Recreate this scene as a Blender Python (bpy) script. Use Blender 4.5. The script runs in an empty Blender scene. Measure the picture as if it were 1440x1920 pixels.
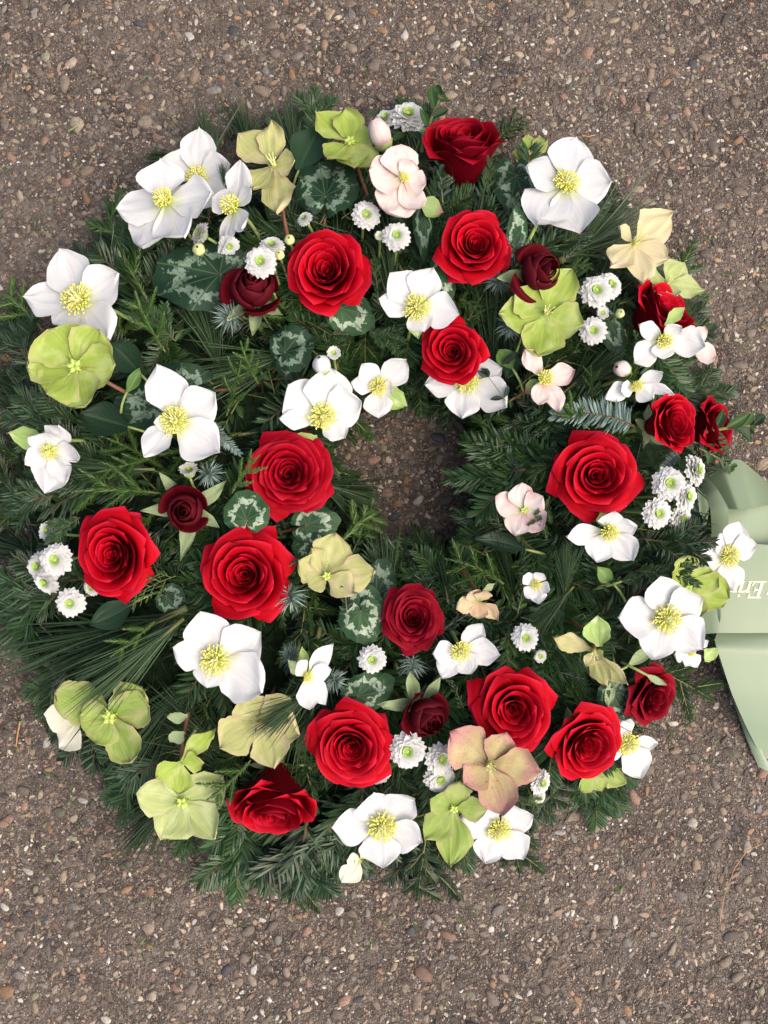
import bpy, math, random
import numpy as np
from mathutils import Matrix, Vector

R = math.radians
PI = math.pi
rng = np.random.default_rng(7)
random.seed(7)
scene = bpy.context.scene
col = scene.collection

# ------------------------------------------------------------------ camera, sky, sun, exposure
CAM_H, PITCH, FPX = 0.80, R(3.0), 1600.0        # metres, tilt, focal length in photo pixels
cam_d = bpy.data.cameras.new("camera")
cam = bpy.data.objects.new("camera", cam_d)
col.objects.link(cam)
CAM_P = np.array([0.0, -CAM_H * math.tan(PITCH), CAM_H])
cam.location = CAM_P
cam.rotation_euler = (PITCH, 0, 0)
cam_d.sensor_fit = 'VERTICAL'
cam_d.angle_y = 2 * math.atan(960 / FPX)
cam_d.clip_start = 0.02
cam_d.clip_end = 500
scene.camera = cam

SUN_EL, SUN_AZ = R(54), R(120)                  # azimuth measured from +Y clockwise
world = bpy.data.worlds.new("World")
scene.world = world
world.use_nodes = True
wn = world.node_tree
bg = wn.nodes["Background"]
sky = wn.nodes.new("ShaderNodeTexSky")
sky.sky_type = 'NISHITA'
sky.sun_disc = False
sky.sun_elevation = SUN_EL
sky.sun_rotation = SUN_AZ
sky.air_density = 1.0
sky.dust_density = 6.0
sky.ozone_density = 0.6
wn.links.new(sky.outputs[0], bg.inputs[0])
bg.inputs[1].default_value = 0.125

sun_d = bpy.data.lights.new("sun", 'SUN')
sun = bpy.data.objects.new("sun", sun_d)
col.objects.link(sun)
sun_d.energy = 1.5
sun_d.angle = R(85)
sun_d.color = (1.0, 0.90, 0.80)
sv = Vector((math.sin(SUN_AZ) * math.cos(SUN_EL), math.cos(SUN_AZ) * math.cos(SUN_EL), math.sin(SUN_EL)))
sun.rotation_euler = sv.to_track_quat('Z', 'Y').to_euler()
sun.location = sv * 5

scene.view_settings.view_transform = 'Standard'
scene.view_settings.look = 'None'
scene.view_settings.gamma = 1
scene.view_settings.exposure = 0.78
scene.cycles.max_bounces = 8
scene.cycles.diffuse_bounces = 4
scene.cycles.transmission_bounces = 4

# ------------------------------------------------------------------ where a photo pixel lies in the place
def ray(px, py):
    d = np.array([(px - 720) / FPX, -(py - 960) / FPX, -1.0])
    c, s = math.cos(PITCH), math.sin(PITCH)
    return np.array([d[0], c * d[1] - s * d[2], s * d[1] + c * d[2]])

def on_plane(px, py, p0, n):
    d = ray(px, py)
    den = float(d @ n)
    if abs(den) < 0.05: den = -0.05
    t = float((p0 - CAM_P) @ n) / den
    return CAM_P + d * t

def at_z(px, py, z):
    return on_plane(px, py, np.array([0, 0, z]), np.array([0, 0, 1.0]))

def px_size(z):                                  # metres per photo pixel at height z
    return (CAM_H - z) / FPX

C_IN, R_IN = np.array([0.020, 0.034]), 0.057     # hole of the wreath
C_OUT, R_OUT = np.array([-0.020, 0.014]), 0.335  # rim of the wreath

def ring_t(x, y):
    di = math.hypot(x - C_IN[0], y - C_IN[1]) - R_IN
    do = R_OUT - math.hypot(x - C_OUT[0], y - C_OUT[1])
    return di / max(1e-6, di + do) if di + do > 0 else 1.0

def ring_h(x, y):
    t = min(1, max(0, ring_t(x, y)))
    return 0.012 + 0.090 * max(0.0, 1 - abs(2 * t - 1) ** (5.5 if t < .5 else 2.4)) ** 0.6

def ring_n(x, y, k=0.4):
    e = 0.012
    gx = (ring_h(x + e, y) - ring_h(x - e, y)) / (2 * e)
    gy = (ring_h(x, y + e) - ring_h(x, y - e)) / (2 * e)
    g = math.hypot(gx, gy)
    if g > 1.2: gx, gy = gx * 1.2 / g, gy * 1.2 / g
    return unit(np.array([-gx * k, -gy * k, 1.0]))

def unit(v):
    v = np.asarray(v, float)
    return v / (np.linalg.norm(v) + 1e-12)

def on_ring(px, py, dz=0.0, zmin=0.03):
    z = 0.09
    for _ in range(8):
        p = at_z(px, py, z)
        z = 0.5 * z + 0.5 * max(zmin, ring_h(p[0], p[1]) + dz)
    return at_z(px, py, z)

# ------------------------------------------------------------------ materials
def hexc(r, g, b):
    f = lambda c: (c / 255 / 12.92) if c / 255 <= 0.04045 else ((c / 255 + 0.055) / 1.055) ** 2.4
    return (f(r) * .76, f(g) * .755, f(b) * .75, 1.0)     # seen colours of the photo taken down to what the stone reflects

class NT:
    def __init__(self, name):
        self.m = bpy.data.materials.new(name)
        self.m.use_nodes = True
        self.t = self.m.node_tree
        self.b = self.t.nodes["Principled BSDF"]
        self.out = self.t.nodes["Material Output"]
    def n(self, kind, **kw):
        nd = self.t.nodes.new(kind)
        for k, v in kw.items(): setattr(nd, k, v)
        return nd
    def l(self, a, b): self.t.links.new(a, b)
    def val(self, x, sock):
        if isinstance(x, (int, float)): sock.default_value = x
        else: self.l(x, sock)
    def math(self, op, a, b=0.0, c=None):
        nd = self.n("ShaderNodeMath", operation=op)
        self.val(a, nd.inputs[0]); self.val(b, nd.inputs[1])
        if c is not None: self.val(c, nd.inputs[2])
        return nd.outputs[0]
    def ramp(self, fac, stops, interp='LINEAR'):
        nd = self.n("ShaderNodeValToRGB")
        cr = nd.color_ramp
        cr.interpolation = interp
        while len(cr.elements) < len(stops): cr.elements.new(0.5)
        for e, (p, c) in zip(cr.elements, stops):
            e.position = p
            e.color = c if not isinstance(c, (int, float)) else (c, c, c, 1)
        self.l(fac, nd.inputs[0])
        return nd.outputs[0]
    def mix(self, fac, a, b, mode='MIX'):
        nd = self.n("ShaderNodeMix", data_type='RGBA', blend_type=mode)
        self.val(fac, nd.inputs[0])
        for x, s in ((a, nd.inputs[6]), (b, nd.inputs[7])):
            if isinstance(x, tuple): s.default_value = x
            else: self.l(x, s)
        return nd.outputs[2]
    def noise(self, scale, detail=3, rough=0.5, vec=None, dist=0.0):
        nd = self.n("ShaderNodeTexNoise")
        nd.inputs["Scale"].default_value = scale
        nd.inputs["Detail"].default_value = detail
        nd.inputs["Roughness"].default_value = rough
        nd.inputs["Distortion"].default_value = dist
        if vec is not None: self.l(vec, nd.inputs["Vector"])
        return nd
    def coords(self, which="Object"):
        return self.n("ShaderNodeTexCoord").outputs[which]
    def uv(self):
        s = self.n("ShaderNodeSeparateXYZ")
        self.l(self.n("ShaderNodeUVMap", uv_map="uv").outputs[0], s.inputs[0])
        return s.outputs[0], s.outputs[1]
    def vec(self, x, y, z=0.0):
        nd = self.n("ShaderNodeCombineXYZ")
        self.val(x, nd.inputs[0]); self.val(y, nd.inputs[1]); self.val(z, nd.inputs[2])
        return nd.outputs[0]
    def rand(self): return self.n("ShaderNodeObjectInfo").outputs["Random"]
    def bump(self, h, strength, dist):
        nd = self.n("ShaderNodeBump")
        nd.inputs["Strength"].default_value = strength
        nd.inputs["Distance"].default_value = dist
        self.l(h, nd.inputs["Height"])
        self.l(nd.outputs[0], self.b.inputs["Normal"])
        return nd.outputs[0]
    def finish(self, colour, rough=0.5, spec=0.3, trans=0.0, tcol=None, sheen=0.0, sheen_tint=None, nrm=None):
        if isinstance(colour, tuple): self.b.inputs["Base Color"].default_value = colour
        else: self.l(colour, self.b.inputs["Base Color"])
        self.val(rough, self.b.inputs["Roughness"])
        self.b.inputs["Specular IOR Level"].default_value = spec
        if sheen:
            self.b.inputs["Sheen Weight"].default_value = sheen
            self.b.inputs["Sheen Roughness"].default_value = 0.4
            if sheen_tint: self.b.inputs["Sheen Tint"].default_value = sheen_tint
        if trans > 0:
            tr = self.n("ShaderNodeBsdfTranslucent")
            c = tcol if tcol is not None else colour
            if isinstance(c, tuple): tr.inputs[0].default_value = c
            else: self.l(c, tr.inputs[0])
            if nrm is not None: self.l(nrm, tr.inputs["Normal"])
            ms = self.n("ShaderNodeMixShader")
            ms.inputs[0].default_value = trans
            self.l(self.b.outputs[0], ms.inputs[1]); self.l(tr.outputs[0], ms.inputs[2])
            self.l(ms.outputs[0], self.out.inputs[0])
        return self.m

def petal_material(name, base, mid, edge, back=None, vein=0.12, spots=None, rough=0.55, trans=0.30, fringe=0.0, blotch=None, vstops=(0.0, 0.13, 0.30, 0.85, 1.0)):
    """uv.y runs from petal base to tip, uv.x across; the back of a petal has uv.x shifted by 2"""
    k = NT(name)
    u, v = k.uv()
    pn = k.noise(38, 3, 0.6, k.coords())
    c = k.ramp(k.math('ADD', v, k.math('MULTIPLY', k.math('SUBTRACT', pn.outputs[0], 0.5), 0.16)), [(vstops[0], base), (vstops[1], tuple(0.5 * a + 0.5 * b for a, b in zip(base, mid))), (vstops[2], mid), (vstops[3], mid), (vstops[4], edge)])
    uf = k.math('MULTIPLY', u, 15.0)
    vs = k.noise(1.0, 2, 0.5, k.vec(uf, k.math('MULTIPLY', v, 1.3), k.math('MULTIPLY', k.rand(), 40)))
    vfac = k.ramp(vs.outputs[0], [(0.40, 0.0), (0.56, 1.0)])
    dark = tuple(x * 0.82 for x in mid[:3]) + (1,)
    c = k.mix(k.math('MULTIPLY', vfac, vein), c, dark)
    if blotch is not None:
        bn = k.noise(70, 2, 0.5, k.coords())
        c = k.mix(k.ramp(bn.outputs[0], [(0.5, 0.0), (0.68, 0.75)]), c, blotch)
    if fringe:
        au = k.math('ABSOLUTE', k.math('SUBTRACT', k.math('MULTIPLY', u, 2.0), 1.0))
        fn = k.noise(150, 3, 0.6, k.coords())
        c = k.mix(k.math('MULTIPLY', k.ramp(k.math('ADD', au, k.math('MULTIPLY', k.math('SUBTRACT', fn.outputs[0], 0.5), 0.5)), [(0.72, 0.0), (1.0, 1.0)]), fringe), c, edge)
    if spots is not None:
        sn = k.noise(650, 1, 0.4, k.coords())
        c = k.mix(k.ramp(sn.outputs[0], [(0.68, 0.0), (0.74, 0.7)]), c, spots)
    if back is not None:
        isback = k.math('GREATER_THAN', u, 1.5)
        c = k.mix(isback, c, back)
    hv = k.mix(0.5, k.math('MULTIPLY', vfac, 1.0), k.noise(260, 2, 0.5, k.coords()).outputs[0])
    nrm = k.bump(hv, 0.32, 0.0008)
    return k.finish(c, rough, 0.25, trans, nrm=nrm)

M = {}
M['white'] = petal_material('white hellebore petal', (0.58, 0.66, 0.20, 1), (0.84, 0.84, 0.84, 1), (0.86, 0.855, 0.85, 1), vein=0.16, trans=0.46)
M['ivory'] = petal_material('ivory hellebore petal', (0.50, 0.58, 0.15, 1), (0.78, 0.76, 0.62, 1), (0.80, 0.79, 0.72, 1), vein=0.12)
M['lime'] = petal_material('lime hellebore petal', (0.26, 0.42, 0.05, 1), (0.38, 0.50, 0.09, 1), (0.47, 0.45, 0.18, 1), vein=0.7, fringe=0.7, blotch=(0.52, 0.60, 0.22, 1))
M['limedark'] = petal_material('olive green hellebore petal', (0.20, 0.36, 0.04, 1), (0.33, 0.45, 0.10, 1), (0.44, 0.40, 0.19, 1), vein=0.8, fringe=0.8, blotch=(0.46, 0.50, 0.20, 1))
M['palegreen'] = petal_material('pale green hellebore petal', (0.32, 0.46, 0.10, 1), (0.52, 0.60, 0.24, 1), (0.58, 0.56, 0.34, 1), vein=0.7, fringe=0.6, blotch=(0.60, 0.66, 0.34, 1))
M['yellow'] = petal_material('dull yellow hellebore petal', (0.12, 0.13, 0.03, 1), (0.50, 0.51, 0.20, 1), (0.56, 0.45, 0.28, 1), vein=0.6, fringe=0.7, blotch=(0.64, 0.55, 0.33, 1))
M['cream'] = petal_material('cream hellebore petal', (0.40, 0.40, 0.08, 1), (0.70, 0.62, 0.37, 1), (0.72, 0.65, 0.40, 1), vein=0.5, fringe=0.4, blotch=(0.74, 0.60, 0.42, 1))
M['tan'] = petal_material('pink tinged tan hellebore petal', (0.10, 0.10, 0.02, 1), (0.52, 0.40, 0.20, 1), (0.58, 0.24, 0.28, 1), vein=0.45, fringe=0.6, blotch=(0.58, 0.52, 0.25, 1), spots=(0.34, 0.06, 0.11, 1), vstops=(0.0, 0.12, 0.24, 0.46, 0.92))
M['pink'] = petal_material('blush pink hellebore petal', (0.58, 0.56, 0.30, 1), (0.76, 0.66, 0.62, 1), (0.72, 0.50, 0.50, 1), vein=0.15, blotch=(0.72, 0.42, 0.42, 1))
M['peach'] = petal_material('peach hellebore petal', (0.38, 0.38, 0.12, 1), (0.64, 0.52, 0.33, 1), (0.62, 0.38, 0.30, 1), vein=0.25, blotch=(0.60, 0.34, 0.22, 1))
M['bract'] = petal_material('variegated bract', (0.40, 0.52, 0.20, 1), (0.36, 0.50, 0.16, 1), (0.62, 0.66, 0.42, 1), vein=0.8, blotch=(0.66, 0.70, 0.48, 1), trans=0.15)
M['sepal'] = petal_material('grey green sepal', (0.30, 0.38, 0.18, 1), (0.27, 0.34, 0.18, 1), (0.36, 0.36, 0.20, 1), vein=0.4, trans=0.1)
M['bractred'] = petal_material('red tipped green bract', (0.30, 0.38, 0.14, 1), (0.24, 0.34, 0.12, 1), (0.28, 0.08, 0.10, 1), vein=0.5, trans=0.1, vstops=(0, .1, .2, .6, .9))

def rose_material(name, face, back, rim):
    k = NT(name)
    u, v = k.uv()
    n1 = k.noise(55, 3, 0.5, k.coords())
    c = k.mix(k.ramp(n1.outputs[0], [(0.35, 0.0), (0.7, 0.45)]), face, tuple(x * 0.72 for x in face[:3]) + (1,))
    c = k.mix(k.math('GREATER_THAN', u, 1.5), c, back)
    c = k.mix(k.ramp(v, [(0.93, 0.0), (0.99, 0.6)]), c, rim)
    uf = k.math('MULTIPLY', u, 7.0)
    vs = k.noise(1.0, 3, 0.6, k.vec(uf, k.math('MULTIPLY', v, 2.0), k.math('MULTIPLY', k.rand(), 30)))
    nrm = k.bump(vs.outputs[0], 0.30, 0.0012)
    return k.finish(c, 0.62, 0.07, 0.06, tcol=face, nrm=nrm)
M['rose'] = rose_material('red rose petal', (0.40, 0.0004, 0.0070, 1), (0.15, 0.0007, 0.0065, 1), (0.56, 0.016, 0.050, 1))
M['rosedeep'] = rose_material('deep red rose petal', (0.29, 0.0004, 0.0065, 1), (0.12, 0.0007, 0.006, 1), (0.42, 0.010, 0.036, 1))
M['crimson'] = rose_material('crimson rose petal', (0.19, 0.0008, 0.008, 1), (0.11, 0.001, 0.007, 1), (0.27, 0.012, 0.030, 1))
M['burgundy'] = rose_material('burgundy rose petal', (0.082, 0.002, 0.006, 1), (0.066, 0.003, 0.007, 1), (0.14, 0.009, 0.016, 1))

def simple(name, c, rough=0.5, spec=0.3, var=0.25, scale=120, trans=0.0):
    k = NT(name)
    n1 = k.noise(scale, 3, 0.5, k.coords())
    c2 = k.mix(k.ramp(n1.outputs[0], [(0.3, 0.0), (0.7, 1.0)]), tuple(x * (1 - var) for x in c[:3]) + (1,), tuple(min(1, x * (1 + var)) for x in c[:3]) + (1,))
    return k.finish(c2, rough, spec, trans)
M['filament'] = simple('stamen filament', (0.80, 0.78, 0.30, 1), 0.5)
M['anther'] = simple('stamen anther', (0.86, 0.76, 0.16, 1), 0.6)
M['pistil'] = simple('pale pistil', (0.74, 0.74, 0.34, 1), 0.5)
M['pod'] = simple('green carpel', (0.42, 0.54, 0.12, 1), 0.45)
M['nectary'] = simple('green nectary', (0.42, 0.55, 0.05, 1), 0.4)
M['stem'] = simple('pale green stem', (0.24, 0.32, 0.10, 1), 0.45)
M['stemred'] = simple('reddish stem', (0.16, 0.07, 0.035, 1), 0.45)
M['twig'] = simple('brown twig', (0.10, 0.065, 0.03, 1), 0.7)
M['twiggreen'] = simple('olive twig', (0.14, 0.14, 0.05, 1), 0.6)
M['dry'] = simple('dry straw brown', (0.42, 0.24, 0.11, 1), 0.7)
M['dots'] = simple('dark stigma', (0.05, 0.03, 0.015, 1), 0.6)

def chrys_material():
    k = NT('white floret')
    u, v = k.uv()
    c = k.ramp(v, [(0.0, (0.46, 0.64, 0.10, 1)), (0.34, (0.62, 0.78, 0.26, 1)), (0.58, (0.88, 0.89, 0.85, 1)), (1.0, (0.90, 0.90, 0.90, 1))])
    return k.finish(c, 0.55, 0.2, 0.6)
M['floret'] = chrys_material()
M['floretgreen'] = simple('green floret', (0.60, 0.74, 0.22, 1), 0.5, trans=0.3)
M['budcream'] = simple('cream green bud', (0.52, 0.54, 0.24, 1), 0.5)

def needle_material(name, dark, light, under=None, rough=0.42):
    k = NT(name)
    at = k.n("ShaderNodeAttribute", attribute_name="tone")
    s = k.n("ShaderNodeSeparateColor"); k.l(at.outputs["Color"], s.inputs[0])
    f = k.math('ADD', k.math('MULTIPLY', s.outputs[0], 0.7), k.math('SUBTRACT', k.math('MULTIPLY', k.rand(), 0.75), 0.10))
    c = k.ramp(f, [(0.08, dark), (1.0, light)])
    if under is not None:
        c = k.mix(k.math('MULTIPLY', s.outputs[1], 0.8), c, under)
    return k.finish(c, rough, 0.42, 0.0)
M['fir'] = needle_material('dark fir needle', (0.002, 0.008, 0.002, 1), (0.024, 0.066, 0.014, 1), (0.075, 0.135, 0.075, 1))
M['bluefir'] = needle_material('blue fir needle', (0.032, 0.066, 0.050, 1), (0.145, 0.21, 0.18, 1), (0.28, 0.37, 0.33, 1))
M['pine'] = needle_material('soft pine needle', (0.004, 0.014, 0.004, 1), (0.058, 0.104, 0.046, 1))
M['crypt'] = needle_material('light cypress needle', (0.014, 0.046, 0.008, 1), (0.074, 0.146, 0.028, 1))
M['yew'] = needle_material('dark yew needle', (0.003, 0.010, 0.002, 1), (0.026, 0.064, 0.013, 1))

def leaf_material(name, dark, light, vein, rough=0.45):
    k = NT(name)
    u, v = k.uv()
    c = k.mix(k.rand(), dark, light)
    isback = k.math('GREATER_THAN', u, 1.5)
    uu = k.math('SUBTRACT', u, 0.5)
    mid = k.ramp(k.math('ABSOLUTE', uu), [(0.0, 0.8), (0.06, 0.0)])
    side = k.math('PINGPONG', k.math('SUBTRACT', k.math('MULTIPLY', v, 7.0), k.math('MULTIPLY', k.math('ABSOLUTE', uu), 6.0)), 0.5)
    sidef = k.ramp(side, [(0.0, 0.35), (0.09, 0.0)])
    c = k.mix(k.math('MAXIMUM', mid, sidef), c, vein)
    c = k.mix(isback, c, tuple(min(1, x * 1.8 + 0.02) for x in light[:3]) + (1,))
    nrm = k.bump(k.math('MAXIMUM', mid, sidef), -0.25, 0.0006)
    return k.finish(c, rough, 0.25, 0.06, nrm=nrm)
M['box'] = leaf_material('boxwood leaf', (0.006, 0.020, 0.007, 1), (0.035, 0.078, 0.019, 1), (0.062, 0.11, 0.038, 1))
M['boxdark'] = leaf_material('dark bluish leaf', (0.006, 0.014, 0.011, 1), (0.020, 0.040, 0.028, 1), (0.04, 0.065, 0.045, 1))
M['bigleaf'] = leaf_material('large dark leaf', (0.007, 0.020, 0.010, 1), (0.018, 0.048, 0.021, 1), (0.035, 0.075, 0.035, 1), 0.45)
M['greenleaf'] = leaf_material('fresh green leaf', (0.07, 0.15, 0.03, 1), (0.14, 0.24, 0.06, 1), (0.22, 0.32, 0.12, 1), 0.4)

def cyclamen_material(name, dark, light, silver, amount):
    k = NT(name)
    u, v = k.uv()                                # u: angle 0..1, v: radius 0..1
    isback = k.math('GREATER_THAN', u, 1.5)
    n1 = k.noise(190, 4, 0.62, k.coords())
    n2 = k.noise(60, 2, 0.5, k.coords())
    rr = k.math('ADD', v, k.math('MULTIPLY', k.math('SUBTRACT', n1.outputs[0], 0.5), 0.9))
    ang = k.math('MULTIPLY', u, 9.0)
    vd = k.math('PINGPONG', ang, 0.5)            # 0 on a main vein
    sub = k.math('PINGPONG', k.math('ADD', k.math('MULTIPLY', v, 4.0), k.math('MULTIPLY', vd, 2.2)), 0.5)
    vdw = k.math('MULTIPLY', vd, k.math('ADD', v, 0.05))
    lobes = k.math('MULTIPLY', k.math('SUBTRACT', vd, 0.25), 0.30)
    rr = k.math('ADD', rr, lobes)
    band = k.ramp(rr, [(0.50, 0.0), (0.54, 1.0), (0.70, 1.0), (0.75, 0.0)])
    veinline = k.ramp(vdw, [(0.0, 1.0), (0.012, 1.0), (0.028, 0.0)])
    subline = k.ramp(sub, [(0.0, 0.8), (0.05, 0.0)])
    base = k.mix(k.ramp(n2.outputs[0], [(0.35, 0.0), (0.7, 1.0)]), dark, light)
    cut = k.math('SUBTRACT', 1.0, k.math('MAXIMUM', veinline, k.math('MULTIPLY', subline, 0.7)))
    sil = k.math('MULTIPLY', k.math('MULTIPLY', band, cut), k.ramp(n2.outputs[0], [(0.28, 0.35), (0.55, 1.0)]))
    c = k.mix(k.math('MULTIPLY', sil, amount), base, silver)
    c = k.mix(k.math('MULTIPLY', veinline, 0.45), c, (0.10, 0.17, 0.08, 1))
    c = k.mix(isback, c, (0.12, 0.14, 0.08, 1))
    nrm = k.bump(k.math('MAXIMUM', veinline, subline), -0.35, 0.0008)
    return k.finish(c, 0.55, 0.22, 0.05, nrm=nrm)
M['cycdark'] = cyclamen_material('dark silver patterned leaf', (0.007, 0.024, 0.011, 1), (0.016, 0.046, 0.020, 1), (0.21, 0.29, 0.21, 1), 0.8)
M['cycgreen'] = cyclamen_material('green silver patterned leaf', (0.013, 0.043, 0.016, 1), (0.033, 0.086, 0.030, 1), (0.36, 0.44, 0.32, 1), 0.95)

def ribbon_material():
    k = NT('sage satin ribbon')
    c = k.mix(k.noise(6, 2, 0.5, k.coords()).outputs[0], (0.195, 0.256, 0.160, 1), (0.22, 0.282, 0.182, 1))
    u, v = k.uv()
    w = k.noise(1.0, 1, 0.5, k.vec(k.math('MULTIPLY', u, 3), k.math('MULTIPLY', v, 420)))
    w2 = k.noise(26, 2, 0.5, k.coords())
    nrm = k.bump(k.math('ADD', k.math('MULTIPLY', w.outputs[0], 0.05), w2.outputs[0]), 0.25, 0.0016)
    k.b.inputs['Anisotropic'].default_value = 0.5
    return k.finish(c, 0.34, 0.45, 0.0)
M['ribbon'] = ribbon_material()
M['gold'] = simple('cream gold print', (0.80, 0.74, 0.48, 1), 0.4, 0.4, 0.06)

def mortar_material():
    k = NT('pavement mortar')
    P = k.coords()
    big = k.noise(7, 4, 0.6, P)
    mid = k.noise(60, 5, 0.65, P)
    c = k.ramp(mid.outputs[0], [(0.25, hexc(60, 52, 47)), (0.5, hexc(110, 99, 90)), (0.75, hexc(146, 133, 121))])
    crk = k.n('ShaderNodeTexVoronoi', feature='DISTANCE_TO_EDGE'); crk.inputs['Scale'].default_value = 4.2
    wob = k.noise(9, 4, 0.6, P)
    k.l(k.mix(0.12, P, wob.outputs['Color']), crk.inputs['Vector'])
    c = k.mix(k.ramp(crk.outputs['Distance'], [(0.004, 0.55), (0.012, 0.0)]), c, hexc(40, 34, 30))
    c = k.mix(k.ramp(big.outputs[0], [(0.36, 0.55), (0.60, 0.0)]), c, hexc(58, 49, 44))
    vo = k.n("ShaderNodeTexVoronoi"); vo.inputs["Scale"].default_value = 620; k.l(P, vo.inputs["Vector"])
    s = k.n("ShaderNodeSeparateColor"); k.l(vo.outputs["Color"], s.inputs[0])
    grain = k.ramp(s.outputs[0], [(0.0, hexc(60, 51, 46)), (0.35, hexc(108, 96, 86)), (0.62, hexc(144, 129, 114)), (0.85, hexc(176, 160, 142)), (0.965, hexc(232, 224, 214))], 'CONSTANT')
    gm = k.ramp(vo.outputs["Distance"], [(0.2, 0.75), (0.6, 0.0)])
    c = k.mix(gm, c, grain)
    vb = k.n("ShaderNodeTexVoronoi"); vb.inputs["Scale"].default_value = 620; k.l(P, vb.inputs["Vector"])
    h = k.math('ADD', k.math('MULTIPLY', mid.outputs[0], 1.6), k.math('MULTIPLY', k.math('SUBTRACT', 1.0, vb.outputs["Distance"]), 0.5))
    k.bump(h, 1.0, 0.0026)
    return k.finish(c, 0.8, 0.25)
M['mortar'] = mortar_material()

def stone_material():
    k = NT('pebble')
    at = k.n("ShaderNodeAttribute", attribute_name="tone")
    P = k.coords()
    n1 = k.noise(420, 4, 0.65, P)
    n2 = k.noise(90, 2, 0.5, P)
    c = k.mix(k.ramp(n1.outputs[0], [(0.3, 0.55), (0.62, 0.0)]), at.outputs["Color"], hexc(74, 62, 54))
    c = k.mix(k.ramp(n2.outputs[0], [(0.55, 0.0), (0.75, 0.4)]), c, hexc(120, 100, 84))
    k.bump(n1.outputs[0], 0.5, 0.0012)
    return k.finish(c, 0.62, 0.3)
M['stone'] = stone_material()
M['core'] = simple('dark packed greenery', (0.010, 0.020, 0.009, 1), 0.9, 0.1, 0.5, 200)

# ------------------------------------------------------------------ mesh helpers
def mesh_from(name, V, F, mats, uv=None, tone=None, mi=None, smooth=True):
    V = np.asarray(V, float)
    me = bpy.data.meshes.new(name)
    me.from_pydata(V.tolist(), [], [tuple(int(i) for i in f) for f in F])
    for m in mats: me.materials.append(M[m] if isinstance(m, str) else m)
    if mi is not None: me.polygons.foreach_set("material_index", np.asarray(mi, dtype=np.int32))
    if smooth: me.polygons.foreach_set("use_smooth", np.ones(len(me.polygons), dtype=bool))
    if uv is not None:
        lay = me.uv_layers.new(name="uv")
        idx = np.empty(len(me.loops), dtype=np.int32)
        me.loops.foreach_get("vertex_index", idx)
        lay.data.foreach_set("uv", np.asarray(uv, dtype=np.float32)[idx].ravel())
    if tone is not None:
        ca = me.color_attributes.new("tone", 'FLOAT_COLOR', 'POINT')
        ca.data.foreach_set("color", np.asarray(tone, dtype=np.float32).ravel())
    me.update()
    return me

def sheet(P, th, uvu=None, uvv=None):
    """closed thin sheet from a grid P[nu, nv, 3]; returns V, F, uv (back side has uv.x + 2)"""
    nu, nv = P.shape[:2]
    du = np.gradient(P, axis=0); dv = np.gradient(P, axis=1)
    N = np.cross(du, dv)
    N /= (np.linalg.norm(N, axis=2, keepdims=True) + 1e-12)
    mask = np.ones((nu, nv, 1)); mask[0] = mask[-1] = 0; mask[:, 0] = mask[:, -1] = 0      # thins out to nothing at the margin
    A = P.reshape(-1, 3); B = (P - N * th * mask).reshape(-1, 3)
    if uvu is None: uvu = np.linspace(0, 1, nu)
    if uvv is None: uvv = np.linspace(0, 1, nv)
    UU, VV = np.meshgrid(uvu, uvv, indexing='ij')
    uva = np.stack([UU.ravel(), VV.ravel()], 1)
    uvb = uva + np.array([2.0, 0.0])
    id_ = lambda i, j: i * nv + j
    n = nu * nv
    F = []
    for i in range(nu - 1):
        for j in range(nv - 1):
            q = (id_(i, j), id_(i + 1, j), id_(i + 1, j + 1), id_(i, j + 1))
            F.append(q)
            F.append(tuple(n + k for k in q[::-1]))
    return np.concatenate([A, B]), F, np.concatenate([uva, uvb])

def tube(pts, rad, sides=6, cap=True):
    pts = np.asarray(pts, float)
    n = len(pts)
    rad = np.broadcast_to(np.asarray(rad, float), (n,))
    T = np.gradient(pts, axis=0)
    T /= np.linalg.norm(T, axis=1, keepdims=True) + 1e-12
    ref = np.array([0.31, 0.17, 0.93]) if abs(T[0, 2]) < 0.9 else np.array([1.0, 0.1, 0])
    A = np.cross(T, ref); A /= np.linalg.norm(A, axis=1, keepdims=True) + 1e-12
    B = np.cross(T, A)
    a = np.arange(sides) * 2 * PI / sides
    V = (pts[:, None] + rad[:, None, None] * (np.cos(a)[None, :, None] * A[:, None] + np.sin(a)[None, :, None] * B[:, None])).reshape(-1, 3)
    F = []
    for i in range(n - 1):
        for j in range(sides):
            F.append((i * sides + j, i * sides + (j + 1) % sides, (i + 1) * sides + (j + 1) % sides, (i + 1) * sides + j))
    if cap:
        F.append(tuple(range(sides))[::-1])
        F.append(tuple((n - 1) * sides + j for j in range(sides)))
    return V, F

def join(chunks):
    """chunks of (V, F, material index)"""
    Vs, Fs, mi, o = [], [], [], 0
    for V, F, m in chunks:
        Vs.append(np.asarray(V)); Fs += [tuple(o + i for i in f) for f in F]; mi += [m] * len(F); o += len(V)
    return np.concatenate(Vs), Fs, mi

def bez(p0, p1, p2, n=8):
    t = np.linspace(0, 1, n)[:, None]
    return (1 - t) ** 2 * np.asarray(p0) + 2 * t * (1 - t) * np.asarray(p1) + t * t * np.asarray(p2)

# ------------------------------------------------------------------ objects
def thing(name, label, cat, loc, group=None):
    o = bpy.data.objects.new(name, None)
    o.empty_display_size = 0.01
    col.objects.link(o)
    o.location = loc
    o['label'] = label; o['category'] = cat
    if group: o['group'] = group
    return o

def part(name, me, parent, mat=None, kind=None, label=None):
    o = bpy.data.objects.new(name, me)
    col.objects.link(o)
    o.parent = parent
    if mat is not None: o.matrix_local = mat
    if kind: o['kind'] = kind
    if label: o['label'] = label
    return o

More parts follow.
